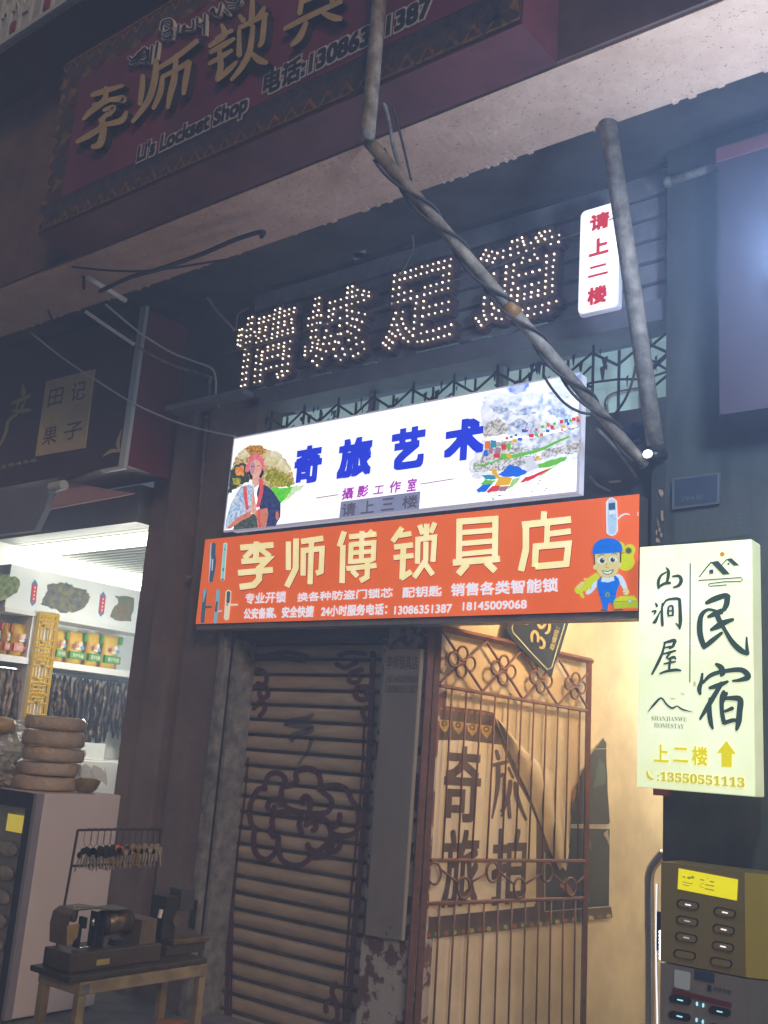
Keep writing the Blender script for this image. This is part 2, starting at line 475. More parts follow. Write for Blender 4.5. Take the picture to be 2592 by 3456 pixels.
for k in range(70):
    x = random.uniform(-4.95, -1.95); z = random.choice([3.62, 3.70, 3.75, 3.8]); l = random.uniform(.02, .09)
    w = random.uniform(.006, .02)
    b.add([(x - w, 4.632, z), (x + w, 4.632, z + .01), (x + w * .4, 4.63, z - l), (x - w * .2, 4.628, z - l * .8)], [(0, 1, 2, 3)])
b.build('hanging_dust', m_iron, gr)['kind'] = 'stuff'
b = MB()
for k in range(5):
    z = 3.50 + k * .12
    b.tube([(-2.09, 4.66, z), (-1.90, 4.66, z + .13)], .008, 6)
each(b, 'side_bar', m_iron, gr)
# stair rail seen through the window
sr = empty('upper_stair_rail', (-2.3, 4.76, 3.4), 'bent stainless rail with a glowing light strip behind the transom grille', 'handrail')
pq = PY(4.775)
b = MB().tube([pq('M', x, y) for x, y in smooth_path([(140, 330, 1), (135, 230, 1), (128, 170, 1), (160, 110, 1), (260, 70, 1), (480, 30, 1)])[0:] and [(p[0], p[1]) for p in smooth_path([(140, 330, 1), (133, 230, 1), (128, 170, 1), (160, 110, 1), (260, 70, 1), (480, 30, 1)])]], .013, 8)
b.build('rail_pipe', m_steel, sr, True)
b = MB().tube([pq('M', 160, 335), pq('M', 330, 285), pq('M', 530, 225)], .012, 8)
b.build('light_strip', mat('warm_white_led', (.8, .8, .7), .4, emit=(1, .93, .75), es=1.3), sr)

# louvre panel and beam under the lit letters
lv = empty('louvre_panel', (-3.5, 4.62, 3.87), 'grey slatted panel carrying the four dotted light letters', 'sign panel')
MB().box(-5.1, -1.95, 4.70, 4.76, 3.99, 4.78).build('backing', mat('louvre_shadow', (.05, .05, .06), .7), lv)
for k in range(6):
    z = 4.0 + k * .13
    MB().bev(-5.1, -1.95, 4.635, 4.695, z, z + (.108 if k < 5 else .125), .004).build('slat', m_grey, lv)
MB().box(-4.98, -1.89, 4.56, 4.76, 3.868, 3.985).build('beam', mat('beam_metal', (.19, .19, .22), .5, noise=.15, scale=5), lv)
b = MB()
for x0, x1 in ((-4.87, -4.78), (-4.70, -4.63), (-4.6, -4.47), (-4.36, -4.2), (-3.92, -3.82), (-3.5, -3.2), (-3.1, -2.98), (-2.75, -2.6)):
    b.box(x0, x1, 4.555, 4.62, 3.990, 3.997)
each(b, 'glass_chip', mat('pale_green_glass', (.4, .55, .52), .2), lv)
one('paper_sticker', MB().poly([PZ(4.797)('F', x, y) for x, y in [(763, 548), (790, 540), (792, 556), (765, 563)]]).prism([PZ(4.797)('F', x, y) for x, y in [(763, 548), (790, 540), (792, 556), (765, 563)]], (0, 0, .002)), m_white, 'small white sticker on the dark ceiling above the dotted letters', 'sticker')

# ================================================================== BIG PURPLE SIGN
ps = empty('fascia_sign', (-3.5, 2.97, 4.5), "large unlit purple sign with gold raised characters and an ornamental border on the canopy", 'shop sign')
Y0 = 2.97
m_pur = mat('purple_panel', (.15, .028, .06), .45, noise=.25, scale=2)
b = MB().box(-5.235, -1.86, Y0, 3.26, 4.5, 5.72)
b.build('sign_box', [mat('wine_frame', (.10, .022, .03), .55, noise=.3, scale=4)], ps)
pf = PY(Y0)
MB().box(-5.03, -2.07, Y0 - .008, Y0 - .002, 4.70, 5.54).build('panel', m_pur, ps)
m_b = [mat('border_gold', (.17, .085, .022), .5, noise=.7, scale=40), mat('border_navy', (.035, .03, .05), .6, noise=.4, scale=30), mat('border_red', (.08, .016, .018), .6, noise=.6, scale=40), mat('border_dark', (.06, .045, .045), .6, noise=.5, scale=25)]
b = MB()
b.box(-5.225, -5.032, Y0 - .006, Y0 - .001, 4.515, 5.70, 3).box(-2.068, -1.87, Y0 - .006, Y0 - .001, 4.515, 5.70, 3)
b.box(-5.03, -2.07, Y0 - .006, Y0 - .001, 4.515, 4.698, 3).box(-5.03, -2.07, Y0 - .006, Y0 - .001, 5.542, 5.70, 3)
for z in (4.52, 5.685): b.box(-5.225, -1.87, Y0 - .012, Y0 - .007, z, z + .008, 0)
k = 0
x = -5.2
while x < -1.9:
    for z0, s_ in ((4.53, 1), (5.68, -1)):
        w = .05
        b.add([(x - w, Y0 - .009, z0), (x + w, Y0 - .009, z0), (x, Y0 - .009, z0 + s_ * .07)], [(0, 1, 2)], 0)
        b.add([(x - w * .6, Y0 - .011, z0 + .0), (x + w * .6, Y0 - .011, z0), (x, Y0 - .011, z0 + s_ * .045)], [(0, 1, 2)], (1, 2)[k % 2])
        b.add([(x - .06, Y0 - .0095, z0 + s_ * .15), (x + .0, Y0 - .0095, z0 + s_ * .1), (x + .06, Y0 - .0095, z0 + s_ * .15), (x, Y0 - .0095, z0 + s_ * .172)], [(0, 1, 2, 3)], (0, 2)[k % 2] if s_ < 0 else 1)
    x += .115; k += 1
z = 4.6; k = 0
while z < 5.64:
    for x0, s_ in ((-5.222, 1), (-1.873, -1)):
        b.add([(x0, Y0 - .009, z - .05), (x0, Y0 - .009, z + .05), (x0 + s_ * .055, Y0 - .009, z)], [(0, 1, 2)], 0)
        b.add([(x0 + s_ * .08, Y0 - .009, z - .045), (x0 + s_ * .15, Y0 - .009, z - .03), (x0 + s_ * .19, Y0 - .009, z), (x0 + s_ * .1, Y0 - .009, z + .045)], [(0, 1, 2, 3)], (1, 2, 0)[k % 3])
    z += .105; k += 1
b.build('ornamental_border', m_b, ps)
# gold brush characters, raised
gold = mat('dull_gold', (.50, .37, .17), .5, metal=.1, noise=.15, scale=8)
m_navy = mat('sign_dark_navy', (.016, .014, .024), .6)
RA = [  # strokes in window A
 [  # li
  [(395, 410, 14), (440, 395, 20), (530, 368, 10)], [(455, 375, 12), (450, 430, 20), (390, 480, 20), (358, 515, 8)], [(400, 450, 10), (440, 445, 14), (480, 425, 12)],
  [(470, 430, 14), (530, 425, 26), (525, 440, 10)], [(445, 475, 10), (490, 462, 18), (470, 495, 12)], [(465, 490, 14), (430, 520, 14)], [(430, 540, 12), (520, 520, 22), (545, 480, 10)],
  [(440, 515, 18), (445, 560, 24), (430, 620, 26), (395, 632, 12)], [(330, 612, 12), (380, 585, 20), (440, 548, 18)]],
 [  # shi
  [(615, 325, 14), (612, 380, 20), (602, 450, 14)], [(672, 255, 14), (668, 330, 24), (640, 430, 22), (570, 525, 12)], [(672, 300, 14), (760, 245, 18), (850, 175, 16)],
  [(760, 235, 12), (750, 340, 24), (735, 400, 22), (722, 465, 12)], [(700, 330, 14), (690, 400, 20), (660, 468, 12)], [(700, 330, 14), (760, 300, 16), (815, 265, 18)], [(815, 265, 20), (800, 340, 22), (790, 405, 14)]],
 [  # suo
  [(955, 105, 10), (965, 150, 24), (900, 200, 12)], [(930, 165, 10), (1000, 130, 14)], [(905, 225, 14), (960, 195, 20), (1010, 165, 10)], [(900, 275, 12), (960, 240, 18), (1000, 215, 10)],
  [(945, 215, 16), (950, 290, 22), (935, 345, 16)], [(935, 345, 14), (985, 300, 20), (1020, 265, 8)], [(1030, 65, 10), (1050, 90, 20)], [(1140, 30, 10), (1120, 65, 20), (1095, 90, 10)], [(1088, 0, 14), (1085, 70, 22), (1080, 110, 16)],
  [(1030, 130, 12), (1030, 240, 20)], [(1030, 120, 14), (1100, 85, 16), (1150, 60, 14)], [(1140, 70, 18), (1130, 170, 20), (1115, 200, 10)], [(1090, 110, 14), (1075, 220, 22), (1040, 290, 20), (995, 345, 10)], [(1085, 230, 14), (1115, 258, 26), (1150, 270, 14)]],
 [  # ju
  [(1225, 125, 14), (1330, 70, 20), (1470, 5, 16)], [(1320, 95, 14), (1290, 160, 24), (1255, 195, 12)], [(1390, 55, 14), (1435, 75, 26), (1470, 80, 16)], [(1290, 60, 16), (1300, 0, 18), (1310, -60, 18)], [(1430, 10, 18), (1440, -60, 18), (1445, -110, 18)],
  [(1300, 10, 12), (1430, -45, 14)], [(1305, -50, 12), (1440, -105, 14)]]]
for LS in RA:
    b = MB(); strokes(b, pf, 'A', LS, .05, 0, thick=.045, side=1, grow=5)  # navy sides put the deep shade beside the strokes into colour
    b.build('raised_character', [gold, m_navy], ps)
    b = MB(); strokes(b, pf, 'A', [[(p[0] + 22, p[1] + 18, (p + (14,))[2] + 8) for p in P] for P in LS], .009, 0)  # offset navy copy stands in for the characters' cast shadow
    b.build('character_shadow', m_navy, ps)
# Tibetan line: dark core on a pale outline
TB = [[(555, 245, 9), (570, 258, 9), (600, 225, 9), (598, 240, 8), (575, 255, 8)], [(560, 272, 9), (590, 262, 9), (615, 225, 8)], [(607, 222, 8), (622, 205, 8), (632, 225, 8), (615, 238, 8)], [(605, 265, 9), (630, 255, 9), (640, 210, 8), (638, 262, 8)],
      [(655, 195, 9), (645, 275, 8)], [(678, 180, 9), (665, 270, 8)], [(695, 130, 9), (700, 95, 9), (735, 85, 9), (738, 115, 9), (712, 105, 7)], [(700, 165, 9), (735, 155, 9), (740, 130, 9), (700, 145, 8)], [(710, 165, 8), (738, 160, 8)],
      [(765, 135, 8), (770, 105, 8)], [(785, 125, 9), (795, 108, 9), (800, 125, 9), (830, 120, 9), (832, 85, 9)], [(850, 75, 9), (850, 100, 9), (862, 105, 9), (880, 95, 8)], [(882, 60, 9), (878, 150, 8)],
      [(905, 50, 9), (918, 35, 9), (925, 60, 9), (940, 60, 9), (952, 15, 9)], [(965, 40, 8), (985, 60, 8)], [(975, 0, 9), (1010, 5, 9), (1025, -15, 9)], [(985, 30, 8), (1015, 25, 8), (1035, 0, 8)],
      [(1060, -40, 9), (1090, -40, 9), (1090, -80, 9)], [(1120, -60, 9), (1150, -70, 9), (1155, -110, 9)]]
m_pale = mat('pale_outline', (.55, .55, .55), .5)
b = MB(); strokes(b, pf, 'A', TB, .03, 0, grow=9, thick=.02); b.build('tibetan_outline', m_pale, ps)
b = MB(); strokes(b, pf, 'A', TB, .04, 0); b.build('tibetan_lettering', m_navy, ps)
for nm, body, lb, rt, lt in (('english', "Li's Lockset Shop", (585, 722), (1072, 432), (594, 630)), ('telephone', '电话:13086351387', (1130, 420), (1863, 2), (1142, 315))):
    outlined(ps, nm, body, pf, 'A', lb, rt, lt, .012, m_navy, m_pale, .045, .105)

# ================================================================== DOTTED LIGHT LETTERS
DOTS = dict(
qing=('P1', "315,1105 368,1085 305,1188 358,1168 195,1262 230,1252 292,1268 347,1250 183,1340 220,1330 287,1350 342,1336 172,1402 212,1400 280,1435 333,1418 170,1460 203,1475 267,1520 260,1600 318,1588 252,1685 308,1666 240,1767 297,1755 233,1855 285,1840 227,1938 280,1923 215,2022 267,2007 398,1290 415,1343 452,1372 490,1412 420,1433 463,1110 528,1090 600,1070 678,992 745,972 667,1050 738,1025 455,1165 520,1150 587,1130 660,1108 732,1087 805,1005 870,983 940,962 930,1018 865,1047 803,1067 655,1182 722,1162 805,1147 900,1117 803,1193 898,1165 465,1245 552,1222 545,1265 645,1245 717,1225 463,1292 533,1343 635,1320 710,1298 777,1277 850,1257 917,1238 560,1393 630,1372 702,1350 773,1332 848,1308 920,1290 438,1530 505,1558 578,1493 653,1472 727,1455 803,1435 882,1415 577,1540 648,1525 722,1503 793,1487 797,1543 787,1590 872,1520 420,1620 493,1607 497,1662 570,1643 640,1624 713,1606 782,1650 862,1618 418,1710 480,1725 407,1797 483,1805 553,1787 622,1768 697,1752 775,1735 852,1720 400,1887 475,1870 700,1862 767,1822 843,1818 713,1905 780,1878 395,1973 470,1957"),
cheng=('U', "755,18 783,10 750,63 780,52 740,107 777,97 708,155 740,148 767,133 795,133 703,205 733,198 765,187 790,185 730,243 760,236 723,288 757,283 777,307 735,325 770,333 683,353 733,355 767,363 683,383 723,382 680,412 790,373 830,385 760,417 735,453 800,437 767,483 857,45 893,35 933,22 975,10 1015,3 850,100 885,88 932,78 972,62 1010,52 1053,40 1095,27 847,142 878,125 873,167 838,190 928,153 975,98 1012,105 978,138 1058,115 1102,125 1015,157 1045,163 1082,178 977,188 1005,205 1032,213 1060,235 925,205 832,240 912,265 933,262 980,247 1005,260 863,277 820,288 1038,290 988,307 893,317 918,323 810,333 852,330 1043,335 1085,320 883,370 945,367 1003,370 1097,368 897,418 960,407 1055,400 1020,418 932,445 1040,-5 1085,-10 980,-25 1012,-32 1050,-45 1095,-38 1130,-30 1128,-2 982,-60 1015,-70"),
zu=('P3', "270,428 340,408 390,397 452,373 510,357 577,333 640,322 703,302 763,285 830,267 900,247 263,500 327,478 383,465 448,450 507,433 565,412 632,397 692,372 760,360 820,343 888,323 255,583 322,565 815,430 882,410 247,662 315,643 380,623 453,605 610,563 675,545 740,528 808,507 877,490 237,742 305,725 377,703 450,687 522,667 602,645 668,628 733,608 800,590 870,573 512,740 595,718 500,803 592,793 660,778 732,760 803,743 875,725 497,883 583,887 653,867 723,853 795,833 868,815 490,953 575,980 485,1025 565,1078 632,1060 703,1047 767,1025 835,1003 905,982 525,1172 580,1167 642,1155 702,1140 760,1122 825,1107 885,1087 283,850 362,838 260,917 350,915 238,985 295,983 367,970 308,1042 397,1022 435,1060 475,1103 212,1057 245,1083 280,1110 335,1090 370,1132 422,1170 178,1123 210,1152 247,1180 142,1187 170,1212 210,1245"),
dao=('V', "497,402 540,413 577,423 620,407 668,392 717,378 765,365 812,352 862,342 910,325 960,310 1010,297 480,433 517,443 463,463 503,475 545,488 558,460 617,453 670,437 725,422 780,407 835,393 1005,345 950,358 680,343 717,332 750,315 757,342 848,317 872,283 910,273 945,267 885,303 858,460 837,433 757,457 805,473 748,490 693,505 640,518 637,562 690,547 635,605 683,592 630,650 687,635 627,692 675,680 625,735 673,722 680,765 728,578 777,568 823,555 872,542 722,670 770,655 818,643 867,630 920,443 975,430 922,487 973,473 920,530 965,518 918,575 967,560 915,620 963,605 912,662 962,650 910,707 962,693 718,720 767,710 815,697 863,685 715,755 765,742 812,730 862,718 707,830 750,822 795,810 843,798 892,787 938,773 990,760 740,870 788,860 835,850 882,838 932,823 503,580 553,567 548,608 545,650 487,735 483,780 538,778 480,828 553,808 587,825 485,858 540,852 427,880 447,902 463,928 500,887 567,880 607,885"))
m_chan = mat('dark_red_letter', (.13, .075, .09), .5, noise=.2, scale=15)
m_bulb = mat('led_bulb', (1, .9, .7), .3, emit=(1.0, .86, .60), es=5.0, sample='NONE')
_n = m_bulb.node_tree.nodes; _o = _n.new('ShaderNodeObjectInfo'); _m = _n.new('ShaderNodeMapRange')
_m.inputs['To Min'].default_value = 1.2; _m.inputs['To Max'].default_value = 5.0
m_bulb.node_tree.links.new(_o.outputs['Random'], _m.inputs['Value']); m_bulb.node_tree.links.new(_m.outputs[0], _n['Principled BSDF'].inputs['Emission Strength'])
LNAME = dict(qing='leftmost dark red letter of warm bulbs, the lowest of the row', cheng='second dark red letter of warm bulbs from the left, very crowded', zu='third dark red letter of warm bulbs, box top over a long foot', dao='rightmost dark red letter of warm bulbs, crossed by the slanting pipe')
BULB = None
for key, (gw, s_) in DOTS.items():
    D_ = 4.565 if key != 'qing' else 4.565
    pd = PY(D_)
    P = [pd(gw, *map(float, t.split(','))) for t in s_.split()]
    x0 = min(p.x for p in P); x1 = max(p.x for p in P); z0 = min(p.z for p in P); z1 = max(p.z for p in P)
    root = empty('light_letter', ((x0 + x1) / 2, 4.63, z0), LNAME[key], 'light letter', 'dotted light letters in a row')
    # letter body: union of discs round the bulbs on a fine grid, extruded
    c = .010; R_ = .034
    nx = int((x1 - x0 + 2 * R_) / c) + 2; nz = int((z1 - z0 + 2 * R_) / c) + 2
    cell = [[False] * nz for _ in range(nx)]
    for p in P:
        ix = (p.x - x0 + R_) / c; iz = (p.z - z0 + R_) / c; k = int(R_ / c) + 1
        for i in range(max(0, int(ix) - k), min(nx, int(ix) + k + 2)):
            for j in range(max(0, int(iz) - k), min(nz, int(iz) + k + 2)):
                if (i + .5 - ix) ** 2 + (j + .5 - iz) ** 2 < (R_ / c) ** 2: cell[i][j] = True
    b = MB(); vid = {}; yf, yb = 4.575, 4.632
    def vv(i, j, y):
        kk = (i, j, y)
        if kk not in vid:
            vid[kk] = len(b.v); b.v.append(Vector((x0 - R_ + i * c, y, z0 - R_ + j * c)))
        return vid[kk]
    for i in range(nx):
        for j in range(nz):
            if not cell[i][j]: continue
            b.f.append([vv(i, j, yf), vv(i + 1, j, yf), vv(i + 1, j + 1, yf), vv(i, j + 1, yf)]); b.m.append(0)
            for di, dj, e in ((-1, 0, ((i, j + 1), (i, j))), (1, 0, ((i + 1, j), (i + 1, j + 1))), (0, -1, ((i, j), (i + 1, j))), (0, 1, ((i + 1, j + 1), (i, j + 1)))):
                a_, c_ = i + di, j + dj
                if not (0 <= a_ < nx and 0 <= c_ < nz and cell[a_][c_]):
                    b.f.append([vv(*e[0], yf), vv(*e[1], yf), vv(*e[1], yb), vv(*e[0], yb)]); b.m.append(0)
    b.build('letter_body', m_chan, root, fix=False)
    for p in P:
        if BULB is None:
            BULB = MB().ball((0, 0, 0), .0058, 8, 5, (1, 1.2, 1)).build('bulb', m_bulb, None, True).data
            bpy.data.objects.remove(bpy.data.objects['bulb'])
        o = bpy.data.objects.new('bulb', BULB); COL.objects.link(o); o.parent = root
        o.location = p - root.location

# ================================================================== ADDED HAZE VOLUME STANDING IN FOR LENS GLOW
hz = MB().box(-38, 38, -38, 38, -1.0, 9.0).build('glow_veil', bpy.data.materials.new('glow_veil_air'))
hz['kind'] = 'stuff'
hm = hz.data.materials[0]; hm.use_nodes = True
hm.node_tree.nodes.remove(hm.node_tree.nodes['Principled BSDF'])
hv = hm.node_tree.nodes.new('ShaderNodeVolumePrincipled')
hv.inputs['Density'].default_value = .04
hv.inputs['Color'].default_value = (.52, .69, 1, 1)
hm.node_tree.links.new(hv.outputs[0], hm.node_tree.nodes['Material Output'].inputs['Volume'])

# ================================================================== SMALL RED AND WHITE LIGHT BOX
m_litw = mat('lit_white_acrylic', (.85, .85, .88), .4, emit='same', es=1.3, col2=(.93, .93, .96), scale=1.5)
m_frame = mat('aluminium_trim', (.42, .42, .44), .4, metal=.6)
lb_ = empty('light_box', (-2.22, 4.45, 3.91), 'small upright white light box with four red characters beside the steel post', 'light box')
pb = PY(4.40)
c = [pb('B', 905, 850), pb('B', 1062, 808), pb('B', 1062, 1232), pb('B', 890, 1270)]
x0, x1, z0, z1 = -2.335, -2.10, 3.912, 4.522
MB().bev(x0, x1, 4.405, 4.46, z0, z1, .02).build('case', mat('lit_box_side', (.6, .6, .65), .5, emit=(.55, .55, .75), es=.5), lb_)
def rounded(x0, x1, z0, z1, r, y, n=5):
    P = []
    for cx, cz, a0 in ((x1 - r, z1 - r, 0), (x0 + r, z1 - r, 90), (x0 + r, z0 + r, 180), (x1 - r, z0 + r, 270)):
        for k in range(n + 1):
            a = math.radians(a0 + 90 * k / n); P.append(Vector((cx + r * math.cos(a), y, cz + r * math.sin(a))))
    return P
MB().prism(rounded(x0 + .006, x1 - .006, z0 + .006, z1 - .006, .03, 4.400), (0, .004, 0)).build('face', m_litw, lb_)
m_pred = printed('print_red', (214, 40, 50))
for ch, y0, y1 in (('请', 935, 845), ('上', 1036, 948), ('二', 1120, 1056), ('楼', 1232, 1142)):
    t = (y0 - 850) / 400 * -14
    b = MB(); text(b, ch, pb, 'B', (945 + t, y0), (1026 + t, y1), .003, 0, .05); b.build('red_character', m_pred, lb_)

# ================================================================== PHOTO STUDIO LIGHT BOX
bl = empty('light_box', (-3.5, 4.40, 2.94), 'long white lit box sign with blue characters, mountain pictures and a grey sticker', 'light box')
YB = 4.36; pb = PY(YB)
x0 = pb('N', 187, 388).x; x1 = pb('O', 1088, 140).x; z1 = pb('O', 1088, 140).z; z0 = pb('O', 1075, 1092).z
m_side = mat('lit_box_cream_side', (.6, .6, .66), .4, emit=(.62, .66, .85), es=.62)
MB().hexa([(x0 + .05, YB + .005, z0 - .0), (x1, YB + .005, z0), (x1, YB + .07, z0), (x0 + .05, YB + .07, z0), (x0, YB + .005, z1), (x1, YB + .005, z1), (x1, YB + .07, z1), (x0, YB + .07, z1)]).build('case', m_side, bl)
MB().box(x0 + .004, x1 - .002, YB, YB + .004, z0 + .006, z1 - .002).build('face', m_litw, bl)
b = MB()
for p in ((x0, x1, z0 - .006, z0 + .005), (x0, x1, z1 - .003, z1 + .006)): b.box(p[0], p[1], YB - .004, YB + .012, p[2], p[3])
for p in ((x0 - .005, x0 + .003, z0, z1), (x1 - .003, x1 + .006, z0, z1)): b.box(p[0], p[1], YB - .003, YB + .011, p[2], p[3])
each(b, 'trim', mat('lit_trim', (.5, .5, .55), .5, emit=(.5, .53, .65), es=.45), bl)
m_pblue = printed('print_blue', (18, 52, 226))
m_pmag = printed('print_magenta', (178, 60, 190))
m_pline = printed('print_plum', (150, 90, 120))
b = MB()
for ch, lb2, rt2 in (('奇', (597, 702), (815, 405)), ('旅', (900, 662), (1165, 345)), ('艺', (1275, 605), (1532, 275))):
    b = MB(); text(b, ch, pb, 'N', lb2, rt2, .003, 0, .055); b.build('blue_character', m_pblue, bl)
b = MB(); text(b, '术', pb, 'O', (-12, 862), (330, 478), .003, 0, .055); b.build('blue_character', m_pblue, bl)
b = MB()
for ch, lb2, rt2 in (('攝', (938, 805), (1025, 712)), ('影', (1045, 788), (1128, 697)), ('工', (1160, 766), (1235, 700)), ('作', (1270, 758), (1355, 665)), ('室', (1395, 747), (1465, 648))):
    b = MB(); text(b, ch, pb, 'N', lb2, rt2, .003, 0, .03, shear=.08); b.build('magenta_character', m_pmag, bl)
b = MB()
stroke(b, pb, 'N', [(760, 790, 6), (915, 766, 6)], .003, curve=False); stroke(b, pb, 'N', [(1492, 692, 6), (1725, 655, 6)], .003, curve=False)
each(b, 'plum_line', m_pline, bl)
# grey paper sticker on the box
stk = MB(); flat(stk, pb, 'N', [(922, 930), (1482, 868), (1492, 742), (935, 815)], .0035)
st = empty('paper_sticker', pb('N', 1200, 900), 'grey paper sticker with four characters on the lower edge of the white box sign', 'sticker')
stk.build('paper', printed('grey_paper', (128, 134, 165), .8, (140, 146, 176), 6), st)
b = MB()
for ch, lb2, rt2 in (('请', (938, 920), (1043, 818)), ('上', (1072, 902), (1172, 800)), ('三', (1215, 882), (1310, 785)), ('楼', (1362, 865), (1475, 765))):
    b = MB(); text(b, ch, pb, 'N', lb2, rt2, .0045, 0, .02); b.build('grey_character', printed('grey_ink', (92, 88, 104), .8), st)

def art(root, pl, name, items, off0=.0015, step=.00025):
    """printed picture: (window, colour key or material, points) painted in order"""
    b = MB(); mats = []; idx = {}
    for i, it in enumerate(items):
        gw, m, kind, data = it
        if m.name not in idx: idx[m.name] = len(mats); mats.append(m)
        off = off0 + i * step
        if kind == 'p': flat(b, pl, gw, data, off, idx[m.name])
        elif kind == 'e': ell(b, pl, gw, *data[:4], off, idx[m.name], 18, data[4] if len(data) > 4 else 0)
        else: stroke(b, pl, gw, data, off, idx[m.name], curve=len(data) > 2)
    return b.build(name, mats, root)
def ragged(P, amp, n=6):
    out = []
    for i in range(len(P)):
        a, c = P[i], P[(i + 1) % len(P)]
        for k in range(n):
            t = k / n
            out.append((a[0] + (c[0] - a[0]) * t + random.uniform(-amp, amp) * (k > 0), a[1] + (c[1] - a[1]) * t + random.uniform(-amp, amp) * (k > 0)))
    return out
K = lambda n, *c, **k: printed('ink_' + n, c, **k)
hill = K('hill', 150, 120, 60, rgb2=(222, 205, 150), scale=60, lo=.42, hi=.58)
cream = K('cream', 205, 190, 120, rgb2=(240, 236, 215), scale=45)
palace = K('palace', 150, 70, 30, rgb2=(215, 170, 60), scale=70)
wood = K('woods', 22, 30, 60, rgb2=(70, 90, 60), scale=70)
grass = K('grass', 70, 200, 30, rgb2=(120, 220, 70), scale=30)
gfade = K('pale_grass', 190, 225, 165, rgb2=(235, 240, 225), scale=30)
skin = K('skin', 222, 165, 150, rgb2=(235, 185, 165), scale=30)
skin2 = K('shaded_skin', 190, 110, 90, rgb2=(220, 140, 110), scale=40)
lav = K('lavender', 200, 152, 172)
wrap = K('rose', 222, 90, 110, rgb2=(240, 140, 150), scale=60)
hair = K('black_hair', 40, 28, 40)
robe = K('pale_robe', 110, 160, 215, rgb2=(225, 235, 240), scale=45)
navy = K('navy_robe', 28, 38, 78, rgb2=(60, 75, 130), scale=50)
redb = K('beads', 214, 45, 60, rgb2=(235, 110, 110), scale=90)
darkg = K('dark_skirt', 40, 55, 60, rgb2=(95, 110, 100), scale=50)
orange = K('orange_cloth', 225, 110, 40, rgb2=(240, 170, 90), scale=60)
olive = K('olive', 110, 115, 30, rgb2=(190, 180, 60), scale=60)
pf2 = 'N'
art(bl, pb, 'portrait_picture', [
 ('N', gfade, 'p', ragged([(560, 720), (700, 690), (640, 740), (540, 815)], 8)),
 ('N', hill, 'p', ragged([(162, 610), (185, 540), (212, 480), (260, 440), (330, 420), (430, 455), (495, 468), (550, 520), (585, 575), (605, 650), (610, 700), (520, 715), (430, 720), (300, 660), (180, 740), (150, 700)], 7)),
 ('N', cream, 'p', ragged([(400, 480), (445, 455), (500, 470), (560, 540), (590, 590), (560, 620), (470, 570), (400, 560)], 8)),
 ('N', cream, 'p', ragged([(205, 500), (240, 450), (275, 455), (300, 500), (250, 520)], 5)),
 ('N', olive, 'p', ragged([(420, 590), (520, 600), (600, 680), (580, 712), (470, 700), (410, 660)], 9)),
 ('N', palace, 'p', ragged([(268, 440), (300, 420), (390, 425), (408, 470), (370, 490), (310, 500), (285, 470)], 5)),
 ('N', grass, 'p', ragged([(430, 740), (455, 715), (560, 722), (605, 705), (560, 780), (505, 835), (460, 810)], 6)),
 ('N', wood, 'p', ragged([(160, 610), (195, 560), (255, 540), (290, 580), (290, 680), (220, 700), (170, 745), (145, 770)], 8)),
 ('N', orange, 'p', ragged([(195, 575), (250, 565), (255, 635), (205, 630)], 7)),
 ('N', olive, 'p', ragged([(175, 650), (235, 650), (230, 700), (180, 695)], 7)),
 ('N', hair, 'p', [(285, 600), (300, 520), (340, 495), (385, 530), (398, 600), (378, 650), (300, 660)]),
 ('N', wrap, 'p', ragged([(262, 590), (280, 540), (300, 495), (345, 478), (388, 512), (402, 575), (395, 612), (372, 560), (345, 520), (310, 545), (292, 600), (270, 612)], 4)),
 ('N', skin, 'p', [(318, 620), (362, 620), (368, 690), (330, 720), (312, 690)]),
 ('N', skin, 'e', (338, 582, 42, 62)),
 ('N', lav, 'p', [(300, 560), (322, 530), (332, 560), (330, 610), (312, 625), (300, 595)]),
 ('N', hair, 's', [(308, 572, 5), (328, 568, 5)]), ('N', hair, 's', [(348, 566, 5), (368, 562, 5)]),
 ('N', wrap, 's', [(328, 618, 6), (345, 616, 6)]), ('N', skin2, 's', [(340, 570, 3), (343, 598, 3)]),
 ('N', robe, 'p', [(240, 705), (310, 690), (335, 730), (305, 880), (240, 930), (165, 985), (125, 1012), (130, 940), (165, 830), (205, 750)]),
 ('N', navy, 'p', [(362, 690), (420, 705), (460, 745), (512, 825), (510, 920), (475, 985), (410, 990), (370, 880), (345, 760)]),
 ('N', darkg, 'p', [(195, 950), (330, 895), (380, 930), (350, 995), (180, 1012)]),
 ('N', redb, 's', [(262, 715, 26), (268, 790, 24), (280, 870, 22)]), ('N', redb, 's', [(372, 660, 26), (378, 740, 26), (350, 850, 24)]),
 ('N', skin2, 'p', [(130, 1005), (205, 930), (300, 878), (308, 915), (230, 955), (160, 1005)]),
 ('N', skin2, 'p', [(318, 880), (420, 858), (426, 905), (412, 985), (352, 995), (345, 930)]),
 ('N', redb, 's', [(362, 870, 18), (362, 935, 16), (368, 992, 16)]),
 ('N', skin, 'p', [(300, 892), (313, 745), (324, 735), (334, 790), (345, 880), (330, 905)]),
 ('N', skin2, 's', [(322, 750, 3), (322, 890, 3)]),
 ('N', skin2, 'e', (488, 912, 12, 30)),
])
snow = K('snow', 150, 175, 215, rgb2=(240, 244, 250), scale=26, lo=.38, hi=.55)
haze_ = K('pale_sky', 200, 215, 240, rgb2=(245, 248, 252), scale=7)
bsky = K('blue_sky', 95, 130, 225, rgb2=(190, 205, 240), scale=14)
rock = K('rock', 128, 126, 128, rgb2=(232, 230, 226), scale=60)
rockd = K('dark_rock', 120, 142, 182, rgb2=(215, 224, 238), scale=45)
